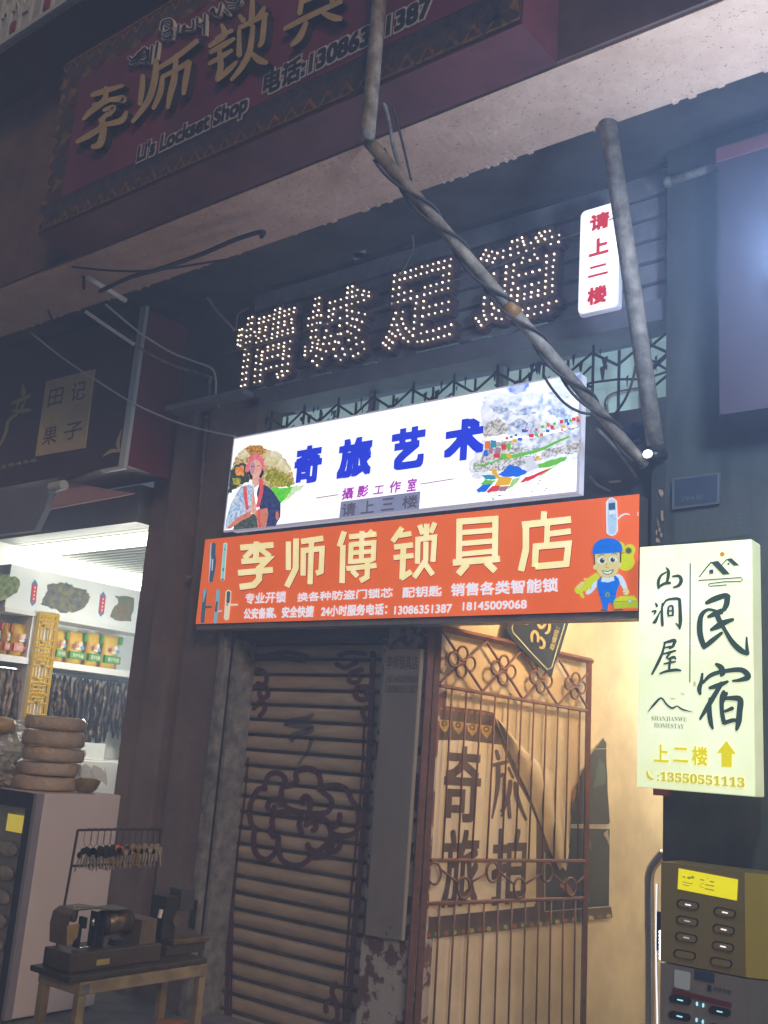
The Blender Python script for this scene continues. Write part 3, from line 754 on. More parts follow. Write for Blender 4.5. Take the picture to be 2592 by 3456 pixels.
Cs = dict(r=K('flag_red', 222, 60, 70), b=K('flag_blue', 40, 110, 215), y=K('flag_yellow', 240, 185, 40), g=K('flag_green', 110, 200, 70), o=K('flag_orange', 235, 120, 50), w=K('flag_white', 225, 225, 240), t=K('flag_teal', 50, 150, 180), p=K('flag_mauve', 170, 130, 150), B=K('cloth_blue', 20, 110, 235))
items = [
 ('O', haze_, 'p', ragged([(300, 330), (480, 250), (620, 222), (800, 190), (1086, 145), (1082, 330), (760, 420), (380, 400)], 6)),
 ('O', bsky, 'p', ragged([(490, 262), (560, 235), (680, 214), (650, 290), (560, 310)], 8)),
 ('O', bsky, 'p', ragged([(1000, 170), (1085, 150), (1084, 260), (1040, 250)], 8)),
 ('O', K('pale_snow', 205, 218, 240, rgb2=(244, 246, 252), scale=18), 'p', ragged([(300, 350), (420, 350), (640, 300), (900, 230), (1084, 200), (1082, 420), (700, 420), (320, 560), (270, 640), (290, 480)], 14, 8)),
 ('O', K('pale_ground', 190, 195, 205, rgb2=(245, 246, 250), scale=40, lo=.3, hi=.6), 'p', ragged([(190, 860), (270, 760), (320, 640), (560, 700), (1078, 600), (1076, 830), (900, 860), (640, 960), (420, 990), (220, 980)], 16, 8)),
 ('O', snow, 'p', ragged([(352, 385), (420, 400), (480, 372), (560, 352), (640, 335), (740, 330), (860, 290), (960, 250), (1084, 290), (1080, 560), (700, 640), (330, 640), (300, 610), (360, 510), (395, 470)], 8)),
 ('O', rockd, 'p', ragged([(350, 385), (420, 410), (500, 420), (560, 460), (480, 480), (390, 450)], 6)),
 ('O', rockd, 'p', ragged([(540, 470), (640, 420), (740, 460), (640, 480)], 8)),
 ('O', rockd, 'p', ragged([(820, 440), (900, 420), (1000, 480), (900, 500)], 8)),
 ('O', rock, 'p', ragged([(300, 620), (340, 540), (400, 510), (470, 520), (520, 600), (440, 640), (330, 660)], 8)),
 ('O', rockd, 'p', ragged([(500, 560), (600, 500), (700, 560), (640, 600)], 8)),
 ('O', rock, 'p', ragged([(225, 870), (300, 810), (340, 700), (520, 680), (800, 640), (1080, 560), (1078, 775), (900, 800), (700, 860), (480, 920), (240, 930)], 9)),
 ('O', snow, 'p', ragged([(520, 680), (800, 640), (1078, 580), (1078, 700), (880, 740), (600, 730)], 9)),
 ('O', snow, 'p', ragged([(620, 760), (800, 750), (760, 800), (640, 800)], 9)),
 ('O', Cs['g'], 's', [(450, 825, 22), (600, 795, 30), (760, 755, 24), (900, 690, 20), (1000, 648, 12)]),
 ('O', Cs['g'], 's', [(240, 885, 12), (330, 870, 14), (450, 830, 12)]),
 ('O', Cs['g'], 'p', ragged([(735, 875), (880, 830), (990, 800), (960, 845), (860, 885), (760, 905)], 6)),
 ('O', rock, 'p', ragged([(420, 890), (520, 840), (640, 815), (650, 880), (540, 900)], 9)),
 ('O', Cs['w'], 'p', ragged([(640, 830), (690, 800), (760, 900), (660, 935)], 5)),
 ('O', Cs['t'], 'p', ragged([(290, 955), (400, 955), (410, 990), (330, 990)], 4)),
 ('O', Cs['B'], 'p', ragged([(430, 955), (490, 905), (520, 870), (600, 890), (665, 932), (600, 968), (480, 970)], 5)),
 ('O', Cs['g'], 'p', ragged([(285, 1030), (330, 990), (410, 1000), (370, 1040)], 5)),
 ('O', Cs['y'], 'p', ragged([(365, 900), (415, 910), (435, 965), (545, 975), (520, 1035), (400, 1045), (430, 985), (395, 960)], 5)),
 ('O', Cs['B'], 'p', ragged([(255, 1080), (300, 1035), (375, 1030), (335, 1085), (270, 1095)], 5)),
 ('O', Cs['r'], 'p', ragged([(335, 1090), (385, 1040), (445, 1045), (430, 1080), (360, 1098)], 5)),
 ('O', Cs['p'], 'p', ragged([(440, 1050), (520, 1040), (490, 1085), (430, 1085)], 5)),
 ('O', K('pale_green', 170, 215, 140), 'p', ragged([(510, 1050), (550, 985), (615, 970), (570, 1030), (500, 1085)], 5)),
 ('O', Cs['r'], 'p', ragged([(600, 1020), (640, 975), (740, 940), (880, 885), (770, 955), (680, 1000)], 4)),
 ('O', Cs['g'], 's', [(740, 985, 5), (830, 920, 8), (930, 850, 6)]),
]
fl = [(345, 715, 'o', 40, 60), (392, 705, 't', 45, 60), (330, 780, 'b', 30, 50), (370, 760, 'p', 34, 50), (430, 760, 'p', 44, 50), (474, 732, 'r', 34, 42), (516, 722, 'g', 30, 46), (420, 800, 'r', 50, 36), (475, 798, 'g', 50, 36), (515, 800, 'y', 34, 36),
      (500, 660, 'r', 22, 22), (535, 650, 't', 22, 20), (570, 637, 'b', 20, 18), (560, 682, 'y', 40, 26), (605, 668, 'b', 36, 26), (640, 602, 'b', 40, 26), (663, 600, 'r', 22, 16), (695, 640, 'r', 42, 30), (735, 592, 'r', 24, 16), (738, 636, 'g', 30, 22), (775, 632, 'o', 26, 26), (825, 604, 'b', 28, 22),
      (785, 570, 'g', 30, 20), (830, 555, 'o', 26, 30), (860, 575, 'r', 30, 28), (880, 545, 'g', 26, 22), (905, 575, 'w', 26, 22), (935, 530, 'r', 28, 28), (950, 568, 'y', 28, 22), (975, 520, 't', 28, 34), (990, 545, 'b', 22, 22), (1010, 520, 'g', 22, 22), (1035, 508, 'r', 30, 30), (1065, 500, 'o', 26, 26), (1070, 520, 'r', 24, 20), (940, 598, 'o', 18, 12), (745, 815, 'y', 26, 26), (800, 690, 'w', 20, 12)]
for x, y, c, w, h_ in fl:
    items.append(('O', Cs[c], 'p', [(x - w / 2, y - h_ / 2 + random.uniform(-4, 4)), (x + w / 2, y - h_ / 2 + random.uniform(-4, 4)), (x + w / 2 + random.uniform(-5, 5), y + h_ / 2), (x - w / 2 + random.uniform(-5, 5), y + h_ / 2)]))
spk = K('speck', 120, 110, 115)
for k in range(38):
    x, y = random.choice([(random.uniform(380, 470), random.uniform(1095, 1150)), (random.uniform(640, 860), random.uniform(970, 1110)), (random.uniform(300, 560), random.uniform(820, 900)), (random.uniform(640, 1000), random.uniform(760, 830))])
    items.append(('O', spk, 'e', (x, y, random.uniform(3, 11), random.uniform(2, 5), random.uniform(-.6, .3))))
art(bl, pb, 'mountain_picture', items)
b = MB()
for k in range(60):
    x, y = random.uniform(480, 1600), random.uniform(420, 900)
    ell(b, pb, 'N', x, y, random.uniform(1, 3), random.uniform(1, 3), .001, 0, 6)
b.build('fly_specks', printed('fly_specks', (150, 140, 140)), bl)['kind'] = 'stuff'

# ================================================================== ORANGE LOCKSMITH PANEL
og = empty('shop_sign', (-3.5, 4.44, 2.33), 'lit orange locksmith sign with cream characters, door locks and a cartoon worker', 'shop sign')
pb = PY(4.40)
x0, x1, z0, z1 = -5.04, -1.972, 2.338, 2.906
m_or = mat('lit_orange_film', lin((212, 90, 36)), .35, col2=lin((220, 100, 44)), scale=1.2, emit='same', es=.9, spec=.2)
MB().box(x0, x1, 4.405, 4.50, z0 + .002, z1 - .002).build('case', mat('dark_case', (.05, .045, .045), .6), og)
MB().box(x0 + .002, x1 - .002, 4.400, 4.404, z0 + .002, z1 - .002).build('face', m_or, og)
MB().box(x0 - .01, x1 + .004, 4.42, 4.52, z0 - .032, z0).build('bottom_rail', mat('dull_aluminium', (.35, .33, .31), .45, metal=.5, noise=.2, scale=10), og)
m_cr = printed('print_cream', (236, 222, 158), rgb2=(246, 232, 178), scale=6)
m_wh = printed('print_white', (236, 240, 250))
b = MB()
BIGCH = True
m_orsh = printed('print_dark_orange', (150, 62, 34))
def blk(LS, b, off, mi=0, grow=0, dx=0, dy=0):
    """blocky strokes with butt ends, window E"""
    for i, P in enumerate(LS):
        w = P[0]; pts = [(x + dx, y + dy) for x, y in P[1:]]
        L2, R2 = [], []
        for k, (x, y) in enumerate(pts):
            ds = []
            for a, c in ((k - 1, k), (k, k + 1)):
                if 0 <= a and c < len(pts):
                    ddx, ddy = pts[c][0] - pts[a][0], pts[c][1] - pts[a][1]; l = math.hypot(ddx, ddy) or 1
                    ds.append((-ddy / l, ddx / l))
            nx, ny = sum(d[0] for d in ds) / len(ds), sum(d[1] for d in ds) / len(ds)
            q = nx * nx + ny * ny or 1
            h_ = (w + grow) / 2
            L2.append((x + nx / q * h_, y + ny / q * h_)); R2.append((x - nx / q * h_, y - ny / q * h_))
        A = [pb('E', *p, off + i * .0002) for p in L2]; B = [pb('E', *p, off + i * .0002) for p in R2]
        n = len(A)
        b.add(A + B, [(k, k + 1, n + k + 1, n + k) for k in range(n - 1)], mi)
BIG = [
 # li
 [[17, (172, 694), (292, 684)], [17, (231, 672), (229, 735)], [15, (222, 697), (186, 733)], [15, (240, 695), (280, 726)], [16, (176, 744), (272, 736), (240, 768)], [17, (164, 785), (290, 774)], [18, (240, 762), (240, 808), (220, 829), (170, 836)]],
 # shi
 [[15, (346, 672), (346, 775)], [17, (374, 661), (372, 770), (340, 835)], [16, (392, 672), (472, 660)], [15, (430, 665), (424, 826)], [15, (399, 795), (400, 704), (468, 697), (464, 780), (446, 787)]],
 # fu
 [[16, (548, 636), (530, 690)], [16, (543, 685), (540, 822)], [14, (565, 655), (664, 645)], [14, (572, 683), (655, 676), (652, 741)], [14, (573, 676), (570, 752)], [12, (572, 713), (652, 707)], [13, (570, 745), (652, 738)], [14, (612, 634), (609, 745)], [12, (638, 632), (652, 645)], [14, (556, 770), (664, 758)], [15, (632, 742), (630, 800), (605, 814)], [14, (575, 776), (596, 798)]],
 # suo
 [[15, (757, 622), (722, 672)], [14, (745, 650), (790, 643)], [15, (728, 692), (796, 684)], [14, (726, 730), (798, 722)], [17, (762, 686), (757, 808)], [15, (752, 806), (790, 780)], [15, (820, 612), (832, 645)], [16, (846, 608), (844, 660)], [14, (876, 604), (860, 640)], [15, (812, 752), (814, 664), (874, 656), (868, 745)], [15, (843, 672), (842, 740), (800, 802)], [15, (840, 752), (868, 792)]],
 # ju
 [[18, (962, 740), (964, 600), (1094, 590), (1092, 728)], [14, (964, 640), (1092, 630)], [14, (963, 680), (1092, 669)], [14, (962, 718), (1092, 706)], [19, (940, 748), (1110, 734)], [20, (992, 752), (960, 790)], [20, (1060, 746), (1094, 778)]],
 # dian
 [[18, (1270, 563), (1268, 592)], [20, (1190, 612), (1367, 592)], [20, (1204, 612), (1204, 700), (1186, 778)], [16, (1282, 600), (1279, 688)], [16, (1280, 645), (1366, 634)], [19, (1236, 764), (1240, 690), (1358, 680), (1350, 752), (1238, 762)]]]
b = MB()
for LS in BIG: blk(LS, b, .001, 0, 8, 1, 2)
b.build('character_edge', m_orsh, og)
for LS in BIG:
    b = MB(); blk(LS, b, .004, 0, 4); b.build('cream_character', m_cr, og)
for nm, LT, bold in (('service_lettering', (('专业开锁', (188, 899), (340, 850)), ('换各种防盗门锁芯', (377, 890), (725, 838)), ('配钥匙', (757, 876), (902, 830)), ('销售各类智能锁', (932, 871), (1322, 802))), .03),
                 ('contact_lettering', (('公安备案、安全快捷', (183, 953), (440, 902)), ('24小时服务电话：', (463, 944), (705, 894)), ('13086351387', (728, 936), (938, 897)), ('18145009068', (975, 922), (1208, 882))), .03)):
    for t_, l_, r_ in LT:
        b = MB(); text(b, t_, pb, 'E', l_, r_, .003, 0, bold if nm[0] == 's' else .035); b.build(nm, m_wh, og)
I_ = lambda n, *c: printed('ink_' + n, c)
slate = I_('slate', 62, 92, 112); mint = I_('mint', 138, 214, 200); sky_ = I_('lock_sky', 110, 180, 200); ivory = I_('ivory', 232, 220, 190); pale = I_('lock_pale', 178, 208, 235); rim = I_('lock_rim', 228, 232, 240)
art(og, pb, 'lock_pictures', [
 ('P6', pale, 's', [(405, 345, 40), (385, 700, 40), (362, 1150, 40)]), ('P6', slate, 's', [(450, 350, 90), (440, 560, 95), (450, 720, 105), (420, 950, 100), (390, 1150, 80)]),
 ('P6', rim, 's', [(430, 680, 20), (415, 920, 18)]),
 ('P6', rim, 's', [(700, 350, 80), (670, 700, 84), (640, 1110, 84)]), ('P6', mint, 's', [(698, 360, 56), (668, 700, 60), (640, 1090, 56)]), ('P6', slate, 's', [(655, 870, 26), (650, 930, 26)]), ('P6', slate, 'e', (640, 1110, 26, 20)), ('P6', slate, 'e', (688, 470, 16, 14)),
 ('P6', slate, 's', [(268, 1340, 80), (235, 1700, 82), (210, 2020, 84)]), ('P6', sky_, 's', [(268, 1340, 64), (240, 1500, 40), (225, 1600, 10)]), ('P6', slate, 's', [(260, 1700, 50), (400, 1695, 44)]),
 ('P6', sky_, 's', [(545, 1340, 68), (515, 1700, 70), (480, 2030, 66)]), ('P6', slate, 's', [(522, 1590, 40), (505, 1700, 44), (500, 1790, 50)]), ('P6', pale, 's', [(540, 1790, 40), (615, 1785, 36)]),
 ('P6', ivory, 's', [(765, 1365, 118), (745, 1650, 118), (718, 1950, 110)]), ('P6', slate, 's', [(768, 1380, 76), (755, 1600, 70)]), ('P6', ivory, 's', [(745, 1655, 50), (960, 1648, 40)]), ('P6', K('brass_spot', 190, 150, 70), 'e', (735, 1650, 26, 26)),
 # right lock
 ('P7', rim, 'p', [(735, 190), (770, 155), (810, 145), (850, 158), (895, 205), (905, 400), (912, 690), (870, 760), (810, 785), (760, 765), (722, 735), (715, 480), (712, 220)]),
 ('P7', pale, 'p', [(750, 190), (810, 165), (870, 195), (885, 400), (890, 690), (850, 750), (800, 765), (755, 735), (742, 480)]),
 ('P7', slate, 'p', [(755, 240), (865, 225), (868, 340), (760, 352)]), ('P7', rim, 'p', [(762, 370), (868, 355), (872, 410), (765, 425)]),
 ('P7', K('lock_grey', 150, 175, 190), 's', [(770, 470, 12), (810, 440, 14), (830, 480, 12), (890, 510, 12)]), ('P7', rim, 's', [(905, 505, 24), (960, 450, 28), (1040, 415, 26), (1105, 428, 16)]),
 ('P7', K('lock_ring', 165, 190, 215), 'e', (822, 665, 38, 36)), ('P7', pale, 'e', (822, 665, 30, 28)),
 ('P7', rim, 's', [(1243, 390, 14), (1243, 450, 14)]),
])
yel = I_('key_yellow', 205, 215, 20); yed = I_('key_shade', 180, 195, 20); blue = I_('cap_blue', 0, 112, 220); blued = I_('cap_shade', 0, 92, 200); face = I_('face_tan', 216, 206, 140); brn = I_('brown_line', 92, 72, 50); eyew = I_('eye_white', 225, 235, 245); shirt = I_('shirt_pale', 205, 225, 245); shoe = I_('shoe_grey', 88, 96, 88); hand = I_('hand_tan', 222, 212, 150); hole = I_('hole_grey', 112, 108, 78)
art(og, pb, 'locksmith_picture', [
 ('P7', yel, 'e', (1110, 1010, 92, 96)), ('P7', yel, 'e', (1040, 1210, 148, 150)), ('P7', yel, 'p', [(930, 870), (990, 890), (1030, 940), (1040, 1040), (900, 1060)]), ('P7', yel, 'e', (1120, 1080, 60, 70)),
 ('P7', hole, 'e', (1088, 1025, 54, 55)), ('P7', K('hole_dark', 84, 82, 66), 'e', (1088, 1025, 30, 30)),
 ('P7', shirt, 'p', [(570, 1490), (560, 1620), (480, 1720), (420, 1755), (370, 1740), (400, 1680), (470, 1590)]),
 ('P7', yel, 'p', [(555, 1385), (620, 1460), (480, 1590), (470, 1690), (430, 1640), (390, 1660), (390, 1720), (340, 1690), (320, 1720), (360, 1790), (335, 1818), (300, 1800), (270, 1740), (225, 1740), (188, 1690), (200, 1640), (330, 1540)]),
 ('P7', hand, 's', [(240, 1610, 40), (275, 1650, 40)]), ('P7', hand, 's', [(268, 1580, 36), (305, 1620, 36)]), ('P7', hand, 's', [(300, 1550, 36), (335, 1590, 36)]), ('P7', hand, 's', [(350, 1500, 26), (385, 1490, 26)]),
 ('P7', brn, 's', [(255, 1600, 4), (290, 1640, 4)]), ('P7', brn, 's', [(285, 1570, 4), (320, 1605, 4)]),
 ('P7', shirt, 'p', [(860, 1430), (930, 1410), (990, 1460), (1040, 1550), (1070, 1650), (1000, 1665), (950, 1580), (880, 1520)]),
 ('P7', hand, 'e', (1045, 1708, 54, 54)), ('P7', brn, 's', [(985, 1720, 8), (1030, 1730, 8)]),
 ('P7', shoe, 'p', [(615, 2025), (645, 1985), (740, 2000), (738, 2030)]), ('P7', shoe, 'p', [(850, 2000), (990, 1990), (1000, 2018), (845, 2025)]),
 ('P7', blue, 'p', [(620, 1470), (860, 1430), (920, 1480), (945, 1560), (915, 1640), (880, 1740), (880, 1840), (830, 1925), (790, 1885), (755, 1900), (740, 2010), (670, 2000), (640, 1880), (600, 1740), (565, 1610), (570, 1530)]),
 ('P7', shirt, 'p', [(650, 1465), (840, 1440), (855, 1520), (750, 1552), (630, 1540)]),
 ('P7', blued, 's', [(675, 1618, 6), (740, 1625, 6), (815, 1608, 6)]), ('P7', blued, 's', [(600, 1755, 22), (880, 1742, 22)]), ('P7', K('buckle', 130, 160, 130), 'e', (738, 1755, 42, 36)), ('P7', brn, 'e', (742, 1757, 18, 14)),
 ('P7', brn, 'p', [(505, 1070), (540, 1060), (545, 1300), (515, 1240)]), ('P7', brn, 'p', [(935, 1050), (975, 1040), (965, 1220), (935, 1280)]),
 ('P7', hand, 'e', (530, 1300, 28, 42)), ('P7', hand, 'e', (940, 1262, 28, 42)),
 ('P7', face, 'p', [(530, 1080), (940, 1050), (942, 1230), (920, 1340), (880, 1430), (800, 1475), (700, 1475), (610, 1440), (560, 1360), (535, 1240)]),
 ('P7', eyew, 'e', (640, 1190, 70, 52)), ('P7', eyew, 'e', (830, 1172, 66, 48)), ('P7', brn, 'e', (652, 1190, 42, 42)), ('P7', brn, 'e', (826, 1176, 40, 40)), ('P7', hair, 'e', (652, 1192, 22, 24)), ('P7', hair, 'e', (826, 1178, 22, 24)), ('P7', eyew, 'e', (668, 1172, 10, 10)), ('P7', eyew, 'e', (842, 1158, 10, 10)),
 ('P7', brn, 's', [(570, 1125, 8), (640, 1090, 10), (690, 1100, 8)]), ('P7', brn, 's', [(800, 1085, 8), (860, 1070, 10), (900, 1095, 8)]),
 ('P7', brn, 's', [(735, 1235, 6), (710, 1300, 7), (765, 1312, 6)]), ('P7', brn, 'p', [(640, 1350), (740, 1365), (850, 1332), (810, 1405), (740, 1425), (680, 1405)]), ('P7', eyew, 'p', [(660, 1366), (740, 1378), (825, 1352), (795, 1398), (740, 1412), (690, 1398)]),
 ('P7', blue, 'p', [(490, 1085), (490, 1000), (530, 900), (620, 835), (740, 815), (850, 825), (930, 870), (975, 930), (992, 1030), (940, 1055), (740, 1070), (600, 1080)]),
 ('P7', blued, 's', [(500, 1070, 4), (600, 1000, 5), (740, 955, 6), (900, 955, 5), (980, 1000, 4)]),
 ('P7', yed, 'p', [(835, 1870), (880, 1810), (960, 1780), (1180, 1770), (1245, 1860), (1245, 1970), (850, 1985)]), ('P7', yel, 'p', [(850, 1862), (890, 1815), (965, 1785), (1175, 1776), (1235, 1855)]),
 ('P7', brn, 's', [(840, 1870, 5), (1245, 1860, 5)]), ('P7', K('clasp', 130, 200, 170), 'e', (1108, 1862, 30, 32)), ('P7', eyew, 'e', (1108, 1862, 14, 16)), ('P7', yed, 's', [(920, 1815, 6), (970, 1870, 6), (975, 1980, 6)]),
])

# ================================================================== HOMESTAY LIGHT BOX
hs = empty('light_box', (-1.7, 4.40, 1.54), 'tall pale yellow-green lit box with black brush characters and a yellow arrow', 'light box')
YH = 4.30; pb = PY(YH)
x0 = pb('K', 118, 1100).x; x1 = pb('K', 978, 1100).x; z1 = pb('K', 970, 150).z; z0 = pb('K', 990, 2078).z
m_hs = mat('lit_greenish_acrylic', (.76, .84, .48), .4, col2=(.92, .96, .70), scale=1.8, emit='same', es=.86)
m_hss = mat('lit_green_side', (.55, .62, .36), .5, col2=(.72, .78, .5), scale=3, emit='same', es=.7)
MB().bev(x0, x1, YH + .005, YH + .12, z0, z1, .006).build('case', m_hss, hs)
MB().box(x0 + .002, x1 - .004, YH, YH + .004, z0 + .003, z1 - .003).build('face', m_hs, hs)
m_ink = printed('print_dark_green', (54, 74, 68)); m_py = printed('print_yellow', (232, 218, 32)); m_sun = printed('print_sun', (218, 138, 40)); m_ser = printed('print_olive', (120, 140, 105)); m_gold = printed('print_mustard', (216, 200, 60))
BR = {
 'min': [[(625, 632, 18), (690, 600, 34), (770, 575, 30), (795, 592, 30)], [(785, 585, 34), (778, 640, 34), (755, 685, 22)], [(640, 735, 12), (690, 712, 30), (745, 690, 34)], [(700, 690, 10), (640, 680, 14), (592, 720, 26), (578, 800, 34), (585, 880, 34), (610, 955, 30)], [(605, 968, 16), (660, 920, 30), (745, 852, 14)], [(660, 832, 12), (720, 800, 38), (765, 775, 32), (830, 752, 14)], [(700, 700, 30), (725, 760, 30), (765, 830, 20), (820, 920, 30), (880, 980, 36), (938, 1012, 18)], [(935, 1010, 22), (930, 950, 14), (928, 885, 4)]],
 'su': [[(698, 1085, 12), (735, 1110, 34), (752, 1150, 30), (735, 1175, 10)], [(598, 1155, 8), (590, 1215, 18), (575, 1270, 26), (582, 1312, 12)], [(600, 1230, 8), (660, 1170, 22), (760, 1140, 22), (890, 1130, 30), (940, 1180, 36), (880, 1205, 20), (822, 1212, 6)], [(790, 1215, 10), (720, 1245, 30), (650, 1265, 14)], [(745, 1225, 22), (700, 1300, 26), (640, 1400, 28), (580, 1498, 8)], [(655, 1340, 12), (650, 1430, 28), (660, 1520, 26), (676, 1570, 8)], [(760, 1285, 12), (745, 1330, 26), (742, 1400, 24), (748, 1470, 24), (762, 1530, 26)], [(780, 1300, 16), (750, 1375, 12)], [(755, 1345, 14), (820, 1340, 26), (880, 1352, 36), (876, 1440, 36), (868, 1520, 34), (852, 1580, 10)], [(765, 1440, 12), (825, 1415, 22)], [(758, 1528, 22), (830, 1505, 22), (868, 1520, 12)]],
 'shan': [[(328, 365, 4), (345, 395, 18), (340, 450, 18), (325, 490, 10)], [(330, 400, 6), (290, 425, 12), (270, 470, 18), (272, 522, 12)], [(268, 518, 8), (310, 488, 16), (360, 480, 14)], [(375, 432, 8), (425, 430, 18), (440, 465, 22), (420, 500, 18), (380, 515, 6)]],
 'jian': [[(248, 630, 4), (258, 648, 14), (256, 660, 6)], [(222, 695, 8), (250, 690, 10), (238, 715, 6)], [(228, 775, 6), (245, 770, 20), (268, 725, 8), (285, 690, 3)], [(300, 630, 6), (296, 700, 14), (300, 790, 16), (306, 800, 4)], [(300, 660, 6), (330, 610, 10), (400, 598, 16), (432, 604, 14)], [(428, 605, 18), (432, 680, 20), (434, 770, 22), (428, 825, 8)], [(400, 780, 4), (430, 815, 12)], [(345, 660, 8), (342, 700, 11), (346, 730, 8)], [(345, 658, 8), (375, 655, 11), (378, 725, 10)], [(348, 690, 6), (372, 688, 7)], [(348, 725, 6), (376, 722, 7)]],
 'wu': [[(310, 928, 8), (350, 918, 18), (390, 908, 18), (398, 925, 12)], [(392, 915, 16), (380, 950, 18), (350, 972, 6)], [(318, 965, 6), (360, 955, 12)], [(318, 930, 10), (300, 1000, 14), (270, 1070, 18), (222, 1162, 10)], [(300, 1012, 6), (350, 1000, 14), (400, 985, 8)], [(360, 1000, 10), (330, 1040, 12)], [(340, 1050, 8), (385, 1035, 18), (400, 1050, 6)], [(310, 1085, 6), (360, 1075, 12), (400, 1068, 5)], [(362, 1040, 10), (352, 1100, 14), (350, 1135, 10)], [(280, 1158, 8), (330, 1140, 14), (400, 1130, 18), (438, 1135, 8)]]}
for k_, LS in BR.items():
    b = MB(); strokes(b, pb, 'K', LS, .003, grow=10 if k_ in ('min', 'su') else 6); b.build('brush_character', m_ink, hs)
b = MB(); stroke(b, pb, 'K', [(508, 335, 8), (505, 1222, 8)], .003, curve=False); b.build('divider_line', m_ink, hs)
b = MB()
strokes(b, pb, 'K', [[(575, 435, 8), (625, 370, 9), (665, 325, 10)], [(745, 345, 7), (775, 310, 8), (800, 300, 8)], [(570, 462, 7), (740, 450, 7), (885, 440, 7), (902, 455, 7), (885, 468, 7), (760, 472, 7), (655, 485, 7), (642, 495, 7), (655, 505, 7), (780, 495, 7)]], .003, curve=False)
flat(b, pb, 'K', [(660, 325), (715, 315), (805, 415), (752, 420)], .0042); flat(b, pb, 'K', [(780, 305), (815, 295), (875, 350), (832, 352)], .0042)
flat(b, pb, 'K', [(650, 382), (680, 380), (680, 410), (650, 413)], .0042); ell(b, pb, 'K', 793, 338, 8, 8, .0042)
strokes(b, pb, 'K', [[(190, 1445, 4), (240, 1385, 18), (290, 1340, 14), (330, 1385, 14), (372, 1415, 16), (410, 1400, 10), (450, 1425, 14), (528, 1445, 3)], [(355, 1338, 3), (375, 1346, 5), (395, 1345, 3)], [(438, 1300, 3), (452, 1310, 5), (468, 1310, 3)]], .0045)
b.build('house_and_hill_emblem', m_ink, hs)
b = MB(); ell(b, pb, 'K', 746, 266, 17, 17, .003); b.build('sun_emblem', m_sun, hs)
def mathbold(s_): return ''.join(chr(0x1D400 + ord(c) - 65) if c.isupper() else chr(0x1D7CE + int(c)) if c.isdigit() else c for c in s_)
b = MB(); text(b, mathbold('SHANJIANWU'), pb, 'K', (218, 1510), (484, 1482), .003); b.build('latin_lettering', m_ser, hs); b = MB(); text(b, mathbold('HOMESTAY'), pb, 'K', (238, 1560), (462, 1533), .003); b.build('latin_lettering', m_ser, hs)
b = MB()
for ch, l_, r_ in (('上', (236, 1815), (348, 1690)), ('二', (380, 1815), (495, 1712)), ('楼', (520, 1838), (640, 1705))):
    b = MB(); text(b, ch, pb, 'K', l_, r_, .003, 0, .03); b.build('yellow_character', m_py, hs)
b = MB(); flat(b, pb, 'K', [(778, 1658), (848, 1755), (820, 1757), (818, 1856), (740, 1853), (740, 1750), (706, 1748)], .003)
b.build('yellow_arrow', m_py, hs)
b = MB(); text(b, ':' + mathbold('13550551113'), pb, 'K', (262, 1958), (915, 1934), .003, 0, .03)
strokes(b, pb, 'K', [[(185, 1885, 10), (190, 1915, 18), (210, 1940, 20), (235, 1945, 12)]], .003); strokes(b, pb, 'K', [[(215, 1885, 3), (225, 1892, 4), (230, 1905, 3)]], .0035)
b.build('telephone_lettering', m_gold, hs)
b = MB(); stroke(b, pb, 'K', [(433, 1825, 3), (432, 1890, 3)], .0033, curve=False); ell(b, pb, 'K', 540, 1235, 12, 22, .0008, 0, 10); b.build('stain', printed('print_stain', (205, 208, 160)), hs)
b = MB().box(pb('K', 160, 2020).x, pb('K', 272, 2020).x, 4.40, 4.44, pb('K', 272, 2070).z, pb('K', 160, 2005).z + .03)
b.build('red_bracket', mat('red_paper', (.35, .06, .06), .7), hs)

# ================================================================== ROLLER SHUTTER
SH = empty('roller_shutter', (-4.2, 4.75, 0), 'closed beige roller shutter painted with a maroon cloud and sprayed with dark graffiti', 'shutter')
YS, PIT, Z0S, Z1S = 4.75, .0965, .0, 2.26
def prof(z):
    t = ((z - .02) / PIT) % 1.0
    if t < .16: return (-.006, .026, -.004, -.006, .030)[min(4, int(t / .16 * 5))]
    return .010 - .016 * math.sin((t - .16) / .84 * PI) ** .6
b = MB(); zs = []
z = Z0S
while z < Z1S: zs.append(z); z += PIT / 31
for x in (-4.83, -3.62): b.v += [Vector((x, YS + prof(z), z)) for z in zs]
n = len(zs); b.f = [[i, i + n, i + n + 1, i + 1] for i in range(n - 1)]; b.m = [1 if (((zs[i] + PIT / 62 - .02) / PIT) % 1.0) < .17 else 0 for i in range(n - 1)]
b.build('curtain', [mat('dirty_beige_paint', (.33, .25, .155), .55, col2=(.52, .40, .265), scale=3.2, bump=.1, stretch=(1, 1, 5)), mat('dark_joint', (.05, .04, .03), .6, col2=(.20, .16, .11), scale=6)], SH, fix=False)  # second material: darker colour in the slat joints
class PProf(Pl):
    def __call__(s, g, x, y, off=0.0):
        p = Pl.__call__(s, g, x, y, 0.0); p.y = YS + min(prof(p.z), prof(p.z + .012), prof(p.z - .012)) - .0035 - off
        return p
psh = PProf((0, YS, 0), (0, -1, 0))
m_mar = mat('maroon_paint', (.085, .022, .025), .55, noise=.35, scale=18)
m_sdk = mat('dark_blue_paint', (.03, .03, .045), .6, noise=.3, scale=20)
def dens(P, n):
    out = []
    for i in range(len(P) - 1):
        for k in range(n):
            t = k / n; out.append(tuple(P[i][j] + (P[i + 1][j] - P[i][j]) * t for j in range(3)))
    return out + [P[-1]]
b = MB()
